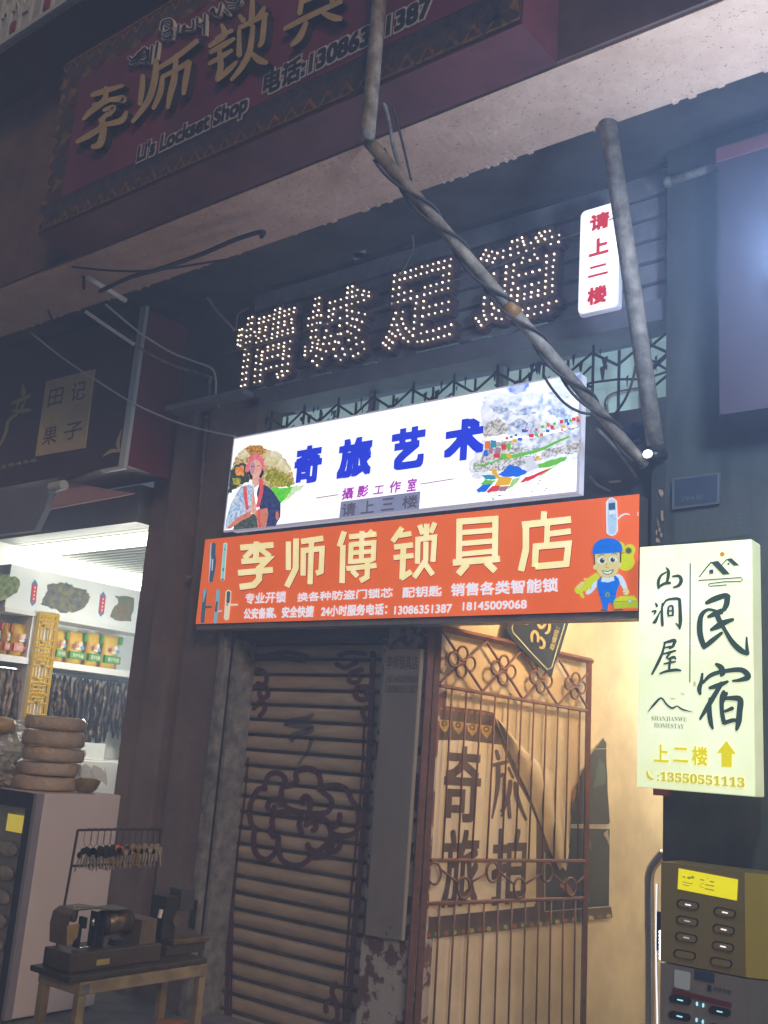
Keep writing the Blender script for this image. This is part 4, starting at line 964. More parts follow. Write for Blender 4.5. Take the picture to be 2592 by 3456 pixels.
CL = [[(480, 505), (420, 505), (370, 580), (345, 680), (360, 780), (400, 830)], [(465, 480), (500, 395), (570, 375), (622, 410), (632, 455)], [(640, 485), (720, 445), (718, 375), (800, 338), (885, 372), (912, 440), (905, 520)],
 [(915, 490), (970, 480), (1050, 475), (1130, 515), (1160, 590), (1208, 660), (1218, 760), (1190, 850), (1100, 880), (1010, 862)], [(628, 455), (600, 530), (612, 610), (660, 660), (760, 690), (900, 700), (978, 680), (1000, 590), (930, 530)],
 [(825, 690), (835, 600), (795, 562), (762, 600), (785, 622)], [(600, 640), (560, 592), (505, 602), (492, 655), (530, 680), (550, 640)], [(535, 820), (530, 750), (580, 692), (700, 690), (760, 702)], [(765, 860), (745, 780), (770, 722), (880, 722), (960, 760), (1000, 860), (962, 950)],
 [(850, 840), (882, 810), (862, 768), (812, 772), (802, 800)], [(390, 830), (380, 920), (392, 1000), (440, 1058), (500, 1062), (560, 1000), (580, 900), (540, 880), (508, 825)], [(580, 960), (602, 1060), (680, 1110), (760, 1110), (830, 1052), (822, 1010)],
 [(812, 940), (832, 985), (900, 1000), (960, 955), (985, 1010), (905, 1045), (830, 1040)], [(1000, 862), (1012, 940), (985, 1010)], [(1072, 700), (1062, 780), (1022, 812)], [(1085, 890), (1060, 985), (1000, 1000)]]
for i, P in enumerate(CL): stroke(b, psh, 'Q', [(x, y, 44) for x, y in P], i * .0004)
b.build('painted_cloud', m_mar, SH, fix=False)
b = MB()
for i, (P, w) in enumerate([([(245, 240), (200, 640), (150, 1100), (125, 1560), (105, 2200)], 26), ([(222, 800), (205, 1000), (165, 1300), (140, 1600), (128, 2200)], 12), ([(885, 240), (870, 700), (850, 1000), (815, 1400), (770, 1900), (750, 2200)], 32), ([(838, 620), (832, 800), (812, 1100), (770, 1500), (735, 2000), (728, 2200)], 13)]):
    P = dens([(x, y, w) for x, y in P], 60); stroke(b, psh, 'I', P, i * .0004, curve=False)
b.build('painted_border', m_mar, SH, fix=False)
b = MB()
OR = [[(230, 340), (260, 330), (300, 340), (320, 380), (300, 420), (270, 400)], [(230, 440), (280, 410), (320, 430), (325, 470), (290, 480), (280, 450)], [(250, 540), (290, 500), (310, 540), (280, 580)], [(255, 260), (330, 262), (420, 270), (520, 285)], [(330, 255), (430, 240), (540, 262)], [(700, 260), (760, 240), (850, 250)], [(690, 300), (740, 320), (800, 290)],
      [(830, 330), (770, 350), (760, 390), (800, 400), (820, 370)], [(860, 420), (800, 430), (800, 480), (850, 490), (850, 450)], [(860, 530), (830, 550), (850, 600)], [(640, 2150), (640, 2100), (680, 2080), (700, 2150), (690, 2210)], [(690, 1990), (670, 2040), (690, 2090)], [(660, 2210), (690, 2190), (710, 2210)]]
for i, P in enumerate(OR):
    b = MB(); stroke(b, psh, 'I', [(x, y, 26) for x, y in P], i * .0004); b.build('painted_scroll', m_mar, SH, fix=False)
b = MB()
m_spray = mat('spray_paint', (.05, .055, .06), .7, alpha=.55)
for i, P in enumerate([[(860, -90, 26), (800, -60, 44), (640, -20, 50), (850, 20, 50), (700, 80, 54), (690, 120, 40)], [(845, 110, 34), (820, 190, 26), (740, 310, 14)]]): stroke(b, psh, 'Q', dens(smooth_path(P), 3), .006 + i * .0004, curve=False)
b.build('graffiti', m_spray, SH, fix=False)
MB().box(-4.84, -3.62, 4.60, 4.78, 2.262, 2.375).box(-4.80, -3.66, 4.59, 4.598, 2.275, 2.285).build('shutter_housing', m_dark, SH)
b = MB().box(-4.90, -4.845, 4.50, 4.555, 0, 2.33).box(-4.845, -4.80, 4.56, 4.74, 0, 2.26)
each(b, 'guide_rail', m_galv, SH)
# board with phone numbers
bd = empty('notice_board', (-3.48, 4.60, .66), 'long narrow grey board with faded black shop name and two phone numbers beside the shutter', 'board')
pb = PY(4.60)
q = [pb('I', 945, 220), pb('I', 1132, 222), pb('I', 1029, 1768), pb('I', 836, 1738)]
MB().prism(q, (0, .018, 0)).build('panel', mat('grey_board', (.22, .19, .165), .6, noise=.12, scale=3), bd)
q2 = [pb('I', 1132, 222), pb('I', 1141, 222), pb('I', 1036, 1770), pb('I', 1029, 1768)]
MB().prism(q2, (0, .02, 0)).build('edge_reflection', mat('edge_reflection_cream', (.55, .45, .32), .6), bd)  # light caught by the board's right edge, painted as a bright strip
b = MB()
for t_, l_, r_, bo in (('李师锁具店', (948, 330), (1122, 255), .01), ('18145009068', (952, 398), (1120, 363), .02), ('13086351387', (948, 452), (1117, 416), .02)): text(b, t_, pb, 'I', l_, r_, .002, 0, bo)
b.build('faded_lettering', mat('faded_black', (.075, .066, .06), .7), bd)
b = MB(); ell(b, pb, 'S', 1432, 480, 8, 12, .002, 0, 8); ell(b, pb, 'S', 1466, 430, 5, 12, .002, 0, 8); ell(b, pb, 'S', 1395, 370, 3, 22, .002, 0, 8)
each(b, 'nail_hole', m_black, bd)

# ================================================================== IRON GATE
GH = (-3.28, 4.68); GA = 8
pg = PA(GH, GA)
gt = empty('iron_gate', (-3.28, 4.68, 0), 'red-brown iron gate with flower lattice swung open against the cream stair wall', 'gate')
def bar(b, g, x0, y0, x1, y1, r, n=6, pl=None, off=0):
    pl = pl or pg
    b.tube([pl(g, x0, y0, off), pl(g, x1, y1, off)], r, n)
b = MB()
bar(b, 'J', 287, 95, 165, 2260, .024, 4); bar(b, 'J', 1083, 285, 1050, 2260, .021, 4); bar(b, 'J', 290, 108, 1098, 287, .02, 4)
each(b, 'gate_frame', m_redbr, gt)
b = MB()
for p in ((290, 415, 1078, 551), (240, 1342, 1068, 1346), (215, 1573, 1058, 1543)): bar(b, 'J', *p, .011)
each(b, 'cross_rail', m_redbr, gt)
UB = [(355, 435, 305, 1338), (432, 450, 385, 1338), (512, 465, 460, 1338), (585, 472, 540, 1338), (655, 485, 620, 1340), (725, 495, 690, 1340), (790, 508, 762, 1340), (855, 518, 832, 1341), (918, 527, 895, 1341), (975, 540, 955, 1342), (1035, 548, 1020, 1342)]
LBR = [(290, 1572, 253, 2260), (370, 1570, 333, 2260), (448, 1567, 418, 2260), (527, 1564, 498, 2260), (600, 1562, 578, 2260), (673, 1559, 653, 2260), (745, 1556, 728, 2260), (815, 1553, 800, 2260), (880, 1551, 869, 2260), (945, 1548, 937, 2260), (1010, 1545, 1000, 2260)]
for p in UB + LBR:
    b = MB(); bar(b, 'J', *p, .0065); b.build('upright_bar', m_redbr, gt, True)
for cx, cy, w, h_ in ((408, 288, 44, 62), (628, 332, 40, 58), (828, 382, 36, 54), (1010, 415, 34, 52)):
    b = MB()
    for dx, dy in ((.08, -.85), (-.06, .9), (-1.0, -.25), (1.0, .22)):
        e_ = [(cx + dx * w + .62 * w * math.cos(a), cy + dy * h_ * .82 + .62 * h_ * math.sin(a)) for a in [2 * PI * k / 16 for k in range(17)]]
        b.tube([pg('J', x, y, .01) for x, y in e_], .0075, 6, caps=False)
    b.build('iron_flower', m_redbr, gt, True)
b = MB()
for p in ((308, 130, 518, 448), (293, 398, 540, 178), (535, 178, 732, 488), (515, 448, 728, 225), (728, 228, 918, 522), (735, 486, 918, 272), (922, 275, 1072, 530), (915, 520, 1078, 348)): bar(b, 'J', *p, .0085)
each(b, 'diamond_bar', m_redbr, gt)
b = MB()
for cx, cy, w, h_ in ((260, 1412, 36, 58), (418, 1490, 34, 56), (570, 1405, 31, 54), (713, 1490, 30, 52), (858, 1408, 28, 50), (985, 1483, 27, 47)):
    b.tube([pg('J', cx + w * math.cos(a), cy + h_ * math.sin(a), .005) for a in [2 * PI * k / 18 for k in range(19)]], .0075, 6, caps=False)
for p in ((297, 1392, 385, 1462), (450, 1462, 540, 1412), (600, 1400, 684, 1470), (742, 1470, 832, 1412), (885, 1412, 960, 1478), (1012, 1470, 1065, 1420)): bar(b, 'J', *p, .007)
each(b, 'iron_ring', m_redbr, gt, True)
b = MB().tube([(-3.302, 4.62, 0), (-3.302, 4.62, 2.36)], .026, 4)
one('gate_post', b, m_redbr, 'dark red iron post on which the open gate hangs', 'post')

# posters on the stair wall
pw = PA((H0[0] + nn.x * .006, H0[1]), 8)
po = empty('torn_poster', pw('J', 600, 1600), 'torn brown and cream poster with four large characters and a peeled curling corner', 'poster')
m_pbr = mat('poster_brown', (.085, .05, .035), .5, noise=.1, scale=4)
m_pcr = mat('poster_cream', (.72, .62, .44), .5, noise=.05, scale=4)
m_pdk = mat('poster_photo_dark', (.006, .007, .007), .5, col2=(.022, .026, .025), scale=4)
m_pgold = mat('poster_gold', (.45, .30, .07), .5, noise=.4, scale=60)
m_pgrn = mat('poster_green', (.06, .09, .05), .5, noise=.4, scale=40)
m_pred2 = mat('poster_red', (.35, .07, .03), .5, noise=.3, scale=60)
b = MB()
flat(b, pw, 'J', ragged([(215, 512), (272, 516), (540, 550), (575, 560), (605, 640), (650, 760), (700, 880), (770, 1010), (815, 1130), (880, 1290), (940, 1410), (1000, 1500), (1040, 1560), (1200, 1590), (1205, 1648), (195, 1764)], 2, 3), .001, 0)
b.build('backing', m_pbr, po)
b = MB(); flat(b, pw, 'J', [(268, 705), (420, 706), (620, 730), (660, 830), (700, 920), (765, 1040), (803, 1130), (801, 1560), (790, 1588), (245, 1644), (226, 1635), (220, 1610)], .002)
b.build('text_panel', m_pcr, po)
b = MB()
text(b, '奇', pw, 'J', (300, 1140), (518, 745), .003, 0, .02); b.build('poster_character', m_pbr, po); b = MB()
text(b, '旅', pw, 'J', (292, 1600), (506, 1180), .003, 0, .02); b.build('poster_character', m_pbr, po); b = MB(); text(b, '拍', pw, 'J', (556, 1585), (755, 1175), .003, 0, .02); b.build('poster_character', m_pbr, po); b = MB()
strokes(b, pw, 'J', [[(590, 760, 20), (602, 805, 24)], [(572, 838, 20), (650, 820, 20)], [(600, 830, 26), (596, 960, 24), (568, 1120, 10)], [(612, 900, 14), (632, 895, 18), (628, 1060, 18), (612, 1080, 10)], [(655, 850, 14), (680, 905, 14)], [(665, 920, 22), (655, 1000, 24), (618, 1110, 10)], [(690, 930, 20), (705, 1020, 24), (750, 1128, 12)], [(655, 1010, 18), (662, 1118, 20)]], .0032)
b.build('poster_character', m_pbr, po)
b = MB()
flat(b, pw, 'J', [(222, 520), (555, 556), (572, 575), (575, 640), (222, 592)], .0015, 1)
for k in range(5):
    x = 240 + k * 74; y = 598 + k * 10
    flat(b, pw, 'J', [(x - 32, y - 14), (x + 34, y - 8), (x + 22, y + 32), (x + 2, y + 58), (x - 22, y + 28)], .002 + k * .0001, 0)
    ell(b, pw, 'J', x, y + 8, 16, 16, .0028, 1, 10); ell(b, pw, 'J', x, y + 8, 9, 9, .0031, 0, 8)
for k in range(11): ell(b, pw, 'J', 235 + k * 32, 530 + k * 3.6, 10, 8, .0025, 2, 8)
b.build('top_trim', [m_pgold, m_pbr, m_pred2], po)
b = MB(); flat(b, pw, 'J', [(200, 1722), (1205, 1618), (1207, 1648), (197, 1764)], .0018, 0)
for k in range(22): ell(b, pw, 'J', 232 + k * 45.5, 1740 - k * 4.75, 13, 13, .0022 + k * .00003, 1 + k % 2, 10)
b.build('bottom_trim', [m_pgrn, m_pred2, m_pgold], po)
b = MB(); V = []
cu = [((590, 585), (592, 590), (610, 600)), ((612, 650), (650, 660), (690, 700)), ((660, 770), (720, 760), (775, 790)), ((720, 900), (790, 850), (890, 880)), ((775, 1020), (850, 960), (915, 920)), ((830, 1160), (890, 1090), (955, 1080)), ((870, 1280), (925, 1220), (978, 1290)), ((925, 1395), (945, 1380), (960, 1400))]
for i, (a, m_, c) in enumerate(cu):
    V += [pw('J', *a, .006), pw('J', (a[0] + m_[0]) / 2, (a[1] + m_[1]) / 2, .022), pw('J', *m_, .034), pw('J', (c[0] + m_[0]) / 2, (c[1] + m_[1]) / 2, .026), pw('J', *c, .012)]
b.add(V, [(i * 5 + k, i * 5 + k + 1, i * 5 + k + 6, i * 5 + k + 5) for i in range(len(cu) - 1) for k in range(4)])
b.build('curled_flap', mat('poster_back', (.60, .50, .36), .6, noise=.1, scale=6), po, True)
b = MB()
for P in ([(1000, 975), (1050, 860), (1100, 770), (1160, 690), (1175, 720), (1180, 900), (1192, 1130), (1190, 1150), (985, 1152), (988, 1040)],): flat(b, pw, 'J', ragged(P, 4, 3), .0012)
flat(b, pw, 'J', [(985, 1170), (1195, 1174), (1190, 1590), (848, 1617), (845, 1290), (880, 1290), (930, 1400), (960, 1300), (980, 1250)], .0016)
dk = empty('dance_poster', pw('J', 1090, 1250), 'dark photo poster in two panels showing through the tear of the big poster', 'poster')
b.build('photo_panel', m_pdk, dk)
b = MB()
for i, P in enumerate(([(990, 1170, 4), (1195, 1174, 4)], [(1195, 1174, 4), (1190, 1590, 4)], [(1190, 1588, 4), (850, 1615, 4)], [(848, 1300, 4), (848, 1615, 4)], [(1100, 752, 3), (1175, 750, 3)], [(988, 1154, 4), (1192, 1154, 4)])): stroke(b, pw, 'J', P, .0024 + i * .0002, curve=False)
b.build('white_frame_line', mat('poster_white', (.6, .58, .52), .5), dk)
b = MB()
for i, (P, mi) in enumerate((([(1100, 960), (1140, 800), (1170, 850), (1165, 940)], 0), ([(990, 1000), (1010, 940), (1015, 980), (995, 1040)], 1), ([(925, 1480), (955, 1430), (1000, 1520), (970, 1530)], 1), ([(1160, 1200), (1185, 1180), (1190, 1260), (1175, 1230)], 2), ([(1085, 1270), (1090, 1240), (1095, 1290)], 2), ([(1030, 1560), (1080, 1510), (1090, 1570)], 0))): flat(b, pw, 'J', ragged(P, 5, 3), .0035 + i * .0002, mi)
b.build('pictured_dancers', [mat('photo_teal', (.05, .09, .085), .5), mat('photo_skin', (.32, .13, .07), .5), mat('photo_pale', (.3, .3, .28), .5)], dk)
# house number plate hanging askew
npl = empty('number_plate', pw('P5', 700, 500), 'blue house number plate with yellow figures hanging askew above the open gate', 'number plate')
b = MB()
P = [(300, 60), (1170, 60), (1125, 190), (1000, 610), (925, 790), (882, 962), (790, 900), (660, 780), (340, 470), (240, 320)]
b.prism([pw('P5', x, y, .05) for x, y in P], -pw.n * .004)
b.build('plate', mat('plate_blue', (.004, .007, .022), .6, noise=.1, spec=.15), npl)
m_plY = mat('plate_yellow', (.30, .26, .035), .4)
b = MB(); stroke(b, pw, 'P5', [(1075, 190, 14), (950, 600, 14), (880, 840, 14), (820, 870, 14), (600, 640, 14), (340, 350, 14), (325, 290, 14), (350, 190, 14)], .052, curve=False)
b.build('border_line', mat('plate_pale_line', (.35, .42, .25), .4), npl)
b = MB(); strokes(b, pw, 'P5', [[(605, 480, 30), (600, 390, 40), (635, 335, 40), (680, 370, 40), (690, 450, 36), (680, 480, 30)], [(690, 430, 30), (735, 430, 38), (775, 490, 40), (760, 560, 40), (715, 560, 30)], [(690, 160, 34), (690, 230, 42), (730, 285, 42), (790, 230, 42), (800, 150, 36)], [(830, 180, 40), (850, 260, 42), (830, 340, 40), (790, 360, 30)]], .0525)
b.build('yellow_figures', m_plY, npl)
b = MB()
textq(b, '政编码', pw, 'P5', (905, 610), (985, 330), (840, 580), .0525, 0, .02); textq(b, '：8', pw, 'P5', (985, 310), (1040, 180), (940, 290), .0525, 0, .02); strokes(b, pw, 'P5', [[(480, 205, 14), (520, 215, 14), (560, 200, 14)], [(515, 240, 10), (545, 240, 10)]], .0526)
b.build('small_lettering', m_plY, npl)

# stair hand rail, rope light
ph = PY(5.1)
b = MB().tube([ph('L', x, y) for x, y, _ in smooth_path([(292, 2300, 1), (292, 1500, 1), (288, 800, 1), (290, 660, 1), (310, 570, 1), (370, 480, 1), (440, 400, 1)])], .024, 12)
one('hand_rail', b, m_steel, 'bent stainless handrail pipe at the foot of the stairs', 'handrail', smooth=True)
rl = empty('rope_light', ph('L', 365, 1500), 'dotted white rope light hanging along the stainless handrail', 'rope light')
b = MB().tube([ph('L', 372, 720, .03), ph('L', 358, 1200, .03), ph('L', 364, 1700, .03), ph('L', 368, 2300, .03)], .006, 6)
b.build('cord', m_wcable, rl)
m_rope = mat('rope_led', (1, 1, 1), .3, emit=(.9, .95, 1), es=1.3, sample='NONE')
b = MB()
for k in range(56):
    y = 740 + k * 28.5
    b.ball(ph('L', 360 + 6 * math.sin(y / 300) + (y - 740) * .004, y, .038), .0055, 6, 4)
each(b, 'led_dot', m_rope, rl, True)
ls = empty('led_strip', PY(4.49)('L', 425, 1380), 'short bright strip of white LEDs on the corner of the dark wall', 'LED strip')
pl4 = PY(4.485)
MB().hexa([(-1.905, 4.487, .86), (-1.86, 4.487, .86), (-1.86, 4.497, .86), (-1.905, 4.497, .86), (-1.905, 4.487, 1.02), (-1.86, 4.487, 1.02), (-1.86, 4.497, 1.02), (-1.905, 4.497, 1.02)]).build('backing', m_black, ls)
b = MB()
for k in range(8): b.ball(pl4('L', 424 + k * .4, 1245 + k * 39), .013, 8, 5, (1.3, 1, .8))
each(b, 'led_dot', mat('bright_led', (1, 1, 1), .3, emit=(1, .97, .92), es=4.0), ls)

# ================================================================== POWER BANK CABINETS
m_pbx = mat('olive_brown_plastic', (.26, .20, .07), .35, noise=.06, scale=3); m_pby = mat('mustard_plastic', (.42, .34, .05), .4, noise=.05)
YP = 4.27; pp = PY(YP)
def rental(name, label, z0, z1, m1, m2):
    r_ = empty(name, (-1.5, 4.4, z0), label, 'power bank station')
    xa, xb = -1.795, -1.445
    MB().add([(xa, YP, z0), (xb, YP, z0), (xb + .06, YP + .03, z0), (xb + .22, YP + .13, z0), (xb + .22, 4.49, z0), (xa, 4.49, z0), (xa, YP, z1), (xb, YP, z1), (xb + .06, YP + .03, z1), (xb + .22, YP + .13, z1), (xb + .22, 4.49, z1), (xa, 4.49, z1)],
             [(5, 4, 3, 2, 1, 0), (6, 7, 8, 9, 10, 11), (0, 1, 7, 6), (4, 5, 11, 10), (5, 0, 6, 11)], 0).add([(xb, YP, z0), (xb + .06, YP + .03, z0), (xb + .22, YP + .13, z0), (xb + .22, 4.49, z0), (xb, YP, z1), (xb + .06, YP + .03, z1), (xb + .22, YP + .13, z1), (xb + .22, 4.49, z1)], [(0, 1, 5, 4), (1, 2, 6, 5), (2, 3, 7, 6)], 1).build('body', [m1, m2], r_)
    return r_
m_gp = mat('grey_plastic', (.24, .21, .18), .4, noise=.06); m_gp2 = mat('grey_plastic_side', (.17, .17, .15), .35, noise=.06)
ru = rental('power_bank_station', 'mustard power bank rental box with glowing yellow label on the dark wall', .858, 1.247, m_pbx, m_pby)
rb = rental('power_bank_station', 'grey power bank rental box with cyan indicator lights below the mustard one', .35, .852, m_gp, m_gp2)
b = MB(); flat(b, pp, 'L', [(597, 565), (1225, 685), (1212, 908), (585, 785)], .003); b.build('glowing_label', printed('screen_yellow', (232, 220, 20), 1.0), ru)
b = MB()
m_oink = printed('olive_ink', (150, 140, 20), .9)
for i, P in enumerate([[(640, 655, 14), (665, 660, 14)], [(695, 665, 26), (718, 669, 26)], [(730, 658, 26), (755, 665, 26)], [(635, 710, 8), (745, 730, 8)], [(640, 738, 8), (710, 750, 8)], [(825, 685, 12), (865, 692, 12)], [(930, 705, 14), (970, 712, 14)], [(880, 738, 12), (970, 755, 12)], [(875, 780, 12), (970, 800, 12)], [(895, 670, 8), (910, 672, 8)], [(865, 722, 5), (828, 735, 5), (825, 762, 5), (860, 770, 5)]]): stroke(b, pp, 'L', P, .0045 + i * .0001, curve=len(P) > 2)
b.build('label_print', m_oink, ru)
def slot(root, cx, cy, led, m_led, w=118, h_=44):
    b = MB(); P = []
    for sx, a0 in ((1, -90), (-1, 90)):
        for k in range(7):
            a = math.radians(a0 + 180 * k / 6); P.append((cx + sx * (w - h_) + h_ * math.cos(a), cy + sx * (w - h_) * .21 + h_ * math.sin(a) + (sx * 0)))
    b.prism([pp('L', x, y, .004) for x, y in P], (0, .006, 0), 0)
    Q = [(cx + (x - cx) * .88, cy + (y - cy) * .80 + 4) for x, y in P]
    b.poly([pp('L', x, y, .006) for x, y in Q], 1)
    s_ = b.build('slot', [m_black, m_pbx if root is ru else m_black], root)
    if led:
        d = MB(); stroke(d, pp, 'L', [(cx - 28, cy - 4, 14), (cx + 28, cy + 8, 14)], .009, curve=False); d.build('indicator', m_led, s_)
m_wl = mat('white_indicator', (1, 1, 1), .4, emit=(.95, .9, 1), es=1.1, sample='NONE'); m_wd = mat('dim_indicator', (.6, .6, .6), .4, emit=(.5, .45, .4), es=.8, sample='NONE'); m_cy = mat('cyan_indicator', (.4, .9, 1), .4, emit=(.35, .85, 1), es=1.0, sample='NONE')
for i, (cx, cy) in enumerate([(695, 950), (1085, 1032), (687, 1122), (1072, 1212), (678, 1298), (1065, 1392), (660, 1478), (1045, 1562)]): slot(ru, cx, cy, i < 6, (m_wl, m_wl, m_wd, m_wl, m_wd, m_wl, m_wd, m_wd)[i])
for cx, cy in [(612, 1958), (1030, 2080), (605, 2130), (1025, 2262)]: slot(rb, cx, cy, True, m_cy)
b = MB()
for x, y in ((790, 2000), (856, 2015), (786, 2170), (852, 2190)): stroke(b, pp, 'L', [(x, y - 16, 22), (x, y + 16, 22)], .004, curve=False)
each(b, 'indicator', m_cy, rb)
b = MB(); flat(b, pp, 'L', [(560, 1635), (712, 1665), (722, 1680), (715, 1845), (700, 1858), (555, 1822), (548, 1800), (552, 1645)], .003); b.build('white_sticker', mat('sticker_white', (.6, .66, .62), .5), rb)
b = MB(); flat(b, pp, 'L', [(765, 1635), (978, 1678), (973, 1782), (762, 1735)], .003); b.build('blue_sticker', mat('sticker_blue', (.035, .06, .10), .5), rb)
b = MB(); flat(b, pp, 'L', [(530, 1832), (1158, 1990), (1152, 2045), (525, 1888)], .0045); b.build('red_band', mat('band_red', (.16, .025, .025), .5), rb)
b = MB(); textq(b, '共享充电', pp, 'L', (962, 1868), (1150, 1908), (966, 1812), .003, 0, .0); flat(b, pp, 'L', [(902, 1798), (942, 1805), (945, 1872), (900, 1864)], .003); b.build('faded_lettering', mat('print_dark_brown', (.04, .035, .03), .6), rb)

# ================================================================== RIGHT WALL FITTINGS
pr = PY(4.497)
hp = empty('house_plate', pr('M', 975, 1000), 'dark framed house number plate reading 394 on the wall above the homestay sign', 'number plate')
b = MB(); b.prism([pr('M', x, y, .02) for x, y in ((752, 885), (1198, 824), (1194, 1118), (752, 1172))], (0, .015, 0)); b.build('frame', mat('plate_frame', (.10, .115, .12), .5), hp)
b = MB(); flat(b, pr, 'M', [(775, 895), (1180, 842), (1177, 1102), (775, 1150)], .0225); b.build('plate', mat('plate_dark', (.035, .045, .075), .4), hp)
b = MB(); text(b, '394号', pr, 'M', (830, 1108), (1052, 1032), .024, 0, .01); b.build('lettering', mat('plate_grey', (.10, .115, .125), .5), hp)
nb = empty('notice_sheet', pr('M', 1120, 1350), 'dark printed notice sheet with a faint table between house plate and homestay sign', 'notice')
b = MB(); flat(b, pr, 'M', [(770, 1215), (1500, 1120), (1480, 1420), (770, 1500)], .002); b.build('sheet', mat('notice_dark', (.06, .068, .066), .5), nb)
b = MB()
for i in range(5): stroke(b, pr, 'M', [(805, 1285 + i * 48, 4), (1455, 1215 + i * 44, 4)], .003, curve=False)
for x in (805, 852, 948, 1400, 1455): stroke(b, pr, 'M', [(x, 1285 - (x - 805) * .107, 4), (x, 1480 - (x - 805) * .12, 4)], .0034, curve=False)
for k in range(44):
    x = 860 + (k % 11) * 50; y = 1312 + (k // 11) * 45 - (x - 805) * .11
    if k % 11 != 2: stroke(b, pr, 'M', [(x, y, 9), (x + random.uniform(15, 38), y - 2, 9)], .0036, curve=False)
b.build('table_print', mat('notice_print', (.095, .105, .10), .5), nb)
jb = empty('door_jamb', (-1.93, 4.5, 0), 'dark peeling jamb between stair entrance and right wall', 'jamb')
MB().box(-1.955, -1.886, 4.50, 4.60, 2.38, 3.42).build('post', mat('jamb_paint', (.035, .04, .042), .7, noise=.3, scale=12), jb)
b = MB(); pj = PY(4.495)
for P in ([(625, 985), (660, 990), (672, 1030), (650, 1060), (628, 1020)], [(645, 1180), (668, 1190), (672, 1280), (655, 1285), (645, 1230)], [(605, 1245), (620, 1290), (632, 1330), (618, 1330)], [(622, 1348), (640, 1350), (645, 1390), (625, 1385)], [(600, 1370), (612, 1368), (610, 1420), (598, 1415)], [(640, 1395), (662, 1400), (655, 1440), (640, 1425)], [(600, 1440), (635, 1460), (640, 1490), (600, 1480)]):
    flat(b, pj, 'M', ragged(P, 3, 2), .001)
each(b, 'bare_patch', mat('bare_plaster', (.42, .28, .17), .8, noise=.2, scale=30), jb)
pk = PY(4.595)
one('plaster_chip', MB().prism([pk('M', x, y) for x, y in ((152, 905), (262, 898), (266, 912), (190, 925), (155, 922))], (0, .004, 0)), MAT['bare_plaster'], 'small bare plaster spot on the dark wall right of the white box sign', 'plaster chip')
rs = empty('red_board', (-1.0, 4.3, 3.2), 'large red sign board edge at the right, washed blue by the round lamp', 'sign board')
MB().box(-1.51, 0.4, 4.20, 4.495, 3.17, 4.49).build('board', mat('red_board_paint', (.04, .026, .04), .6, noise=.1, scale=3), rs)
MB().box(-1.515, 0.4, 4.19, 4.199, 4.43, 4.50).build('top_rail', mat('red_rail', (.20, .06, .07), .5), rs)
one('conduit_pipe', MB().tube([PY(4.44)('B', 1262, 730), PY(4.44)('B', 1480, 662)], .022, 10).ball(PY(4.44)('B', 1258, 732), .03, 8, 6), m_galv, 'short pale pipe end on the dark wall under the canopy at right', 'pipe', smooth=True)
lmp = empty('round_lamp', (-.89, 3.3, 3.40), 'bright round lamp on a bracket at the right edge in front of the red board', 'lamp')
MB().ball((-.885, 3.3, 3.405), .115, 20, 14, (1, 1, 1)).build('globe', mat('lamp_glow', (1, 1, .9), .3, emit=(.60, .76, 1.0), es=230), lmp, True)
MB().tube([(-.885, 3.41, 3.405), (-.885, 4.19, 3.405)], .022, 12).tube([(-.885, 4.17, 3.405), (-.885, 4.199, 3.405)], .06, 16).build('bracket', m_black, lmp)

# ================================================================== FOOD SHOP AT LEFT
ls_ = empty('shop_sign', (-7.2, 4.3, 3.44), 'dim purple sign box with a yellow name plate over the bright food shop', 'shop sign')
MB().box(-9.6, -5.80, 4.20, 4.60, 3.455, 4.66).build('sign_box', mat('dim_purple', (.055, .022, .04), .5, noise=.25, scale=2), ls_)
MB().box(-5.80, -5.735, 4.185, 4.215, 3.45, 4.67).box(-6.0, -5.735, 4.186, 4.214, 3.425, 3.448).build('edge_strip', mat('dull_strip', (.5, .56, .58), .5), ls_)
MB().box(-5.796, -5.745, 4.216, 4.60, 3.456, 4.655).build('red_end', mat('end_red', (.16, .022, .03), .5), ls_)
pl_ = PY(4.20)
b = MB(); b.prism([pl_('C', x, y, .012) for x, y in ((322, 802), (660, 715), (590, 1268), (246, 1328))], (0, .012, 0)); b.build('name_plate', mat('plate_ochre', (.62, .50, .25), .5, noise=.08), ls_)
b = MB()
for ch, l_, r_ in (('田', (330, 985), (450, 838)), ('记', (488, 950), (610, 790)), ('果', (290, 1255), (410, 1110)), ('子', (440, 1222), (585, 1075))):
    b = MB(); text(b, ch, pl_, 'C', l_, r_, .014, 0, .01); b.build('plate_character', mat('plate_purple', (.16, .07, .11), .5), ls_)
b = MB(); strokes(b, pl_, 'C', [[(160, 825, 12), (165, 880, 36), (150, 900, 14)], [(75, 960, 12), (130, 940, 30), (210, 900, 24)], [(110, 1000, 10), (130, 960, 18)], [(180, 940, 10), (150, 990, 20)], [(80, 1010, 12), (150, 1010, 30), (215, 1000, 20)], [(120, 1030, 20), (60, 1080, 24), (40, 1160, 22), (0, 1250, 12)], [(850, 1140, 6), (825, 1240, 24), (840, 1290, 10)], [(720, 1328, 6), (780, 1290, 26), (835, 1290, 20)]], .01)
b.build('gold_calligraphy', mat('dim_gold', (.5, .4, .14), .5), ls_)
b = MB(); text(b, '29456', pl_, 'C', (0, 1415), (262, 1338), .01, 0, .01); b.build('figures', mat('dim_figures', (.45, .40, .28), .5), ls_)
b = MB(); strokes(b, pl_, 'C', [[(885, 490, 8), (930, 480, 26), (915, 560, 18), (910, 640, 6)], [(960, 455, 6), (940, 500, 14)], [(800, 510, 5), (850, 520, 8)]], .01); b.build('corner_ornament', mat('dim_ochre', (.13, .085, .035), .6), ls_)

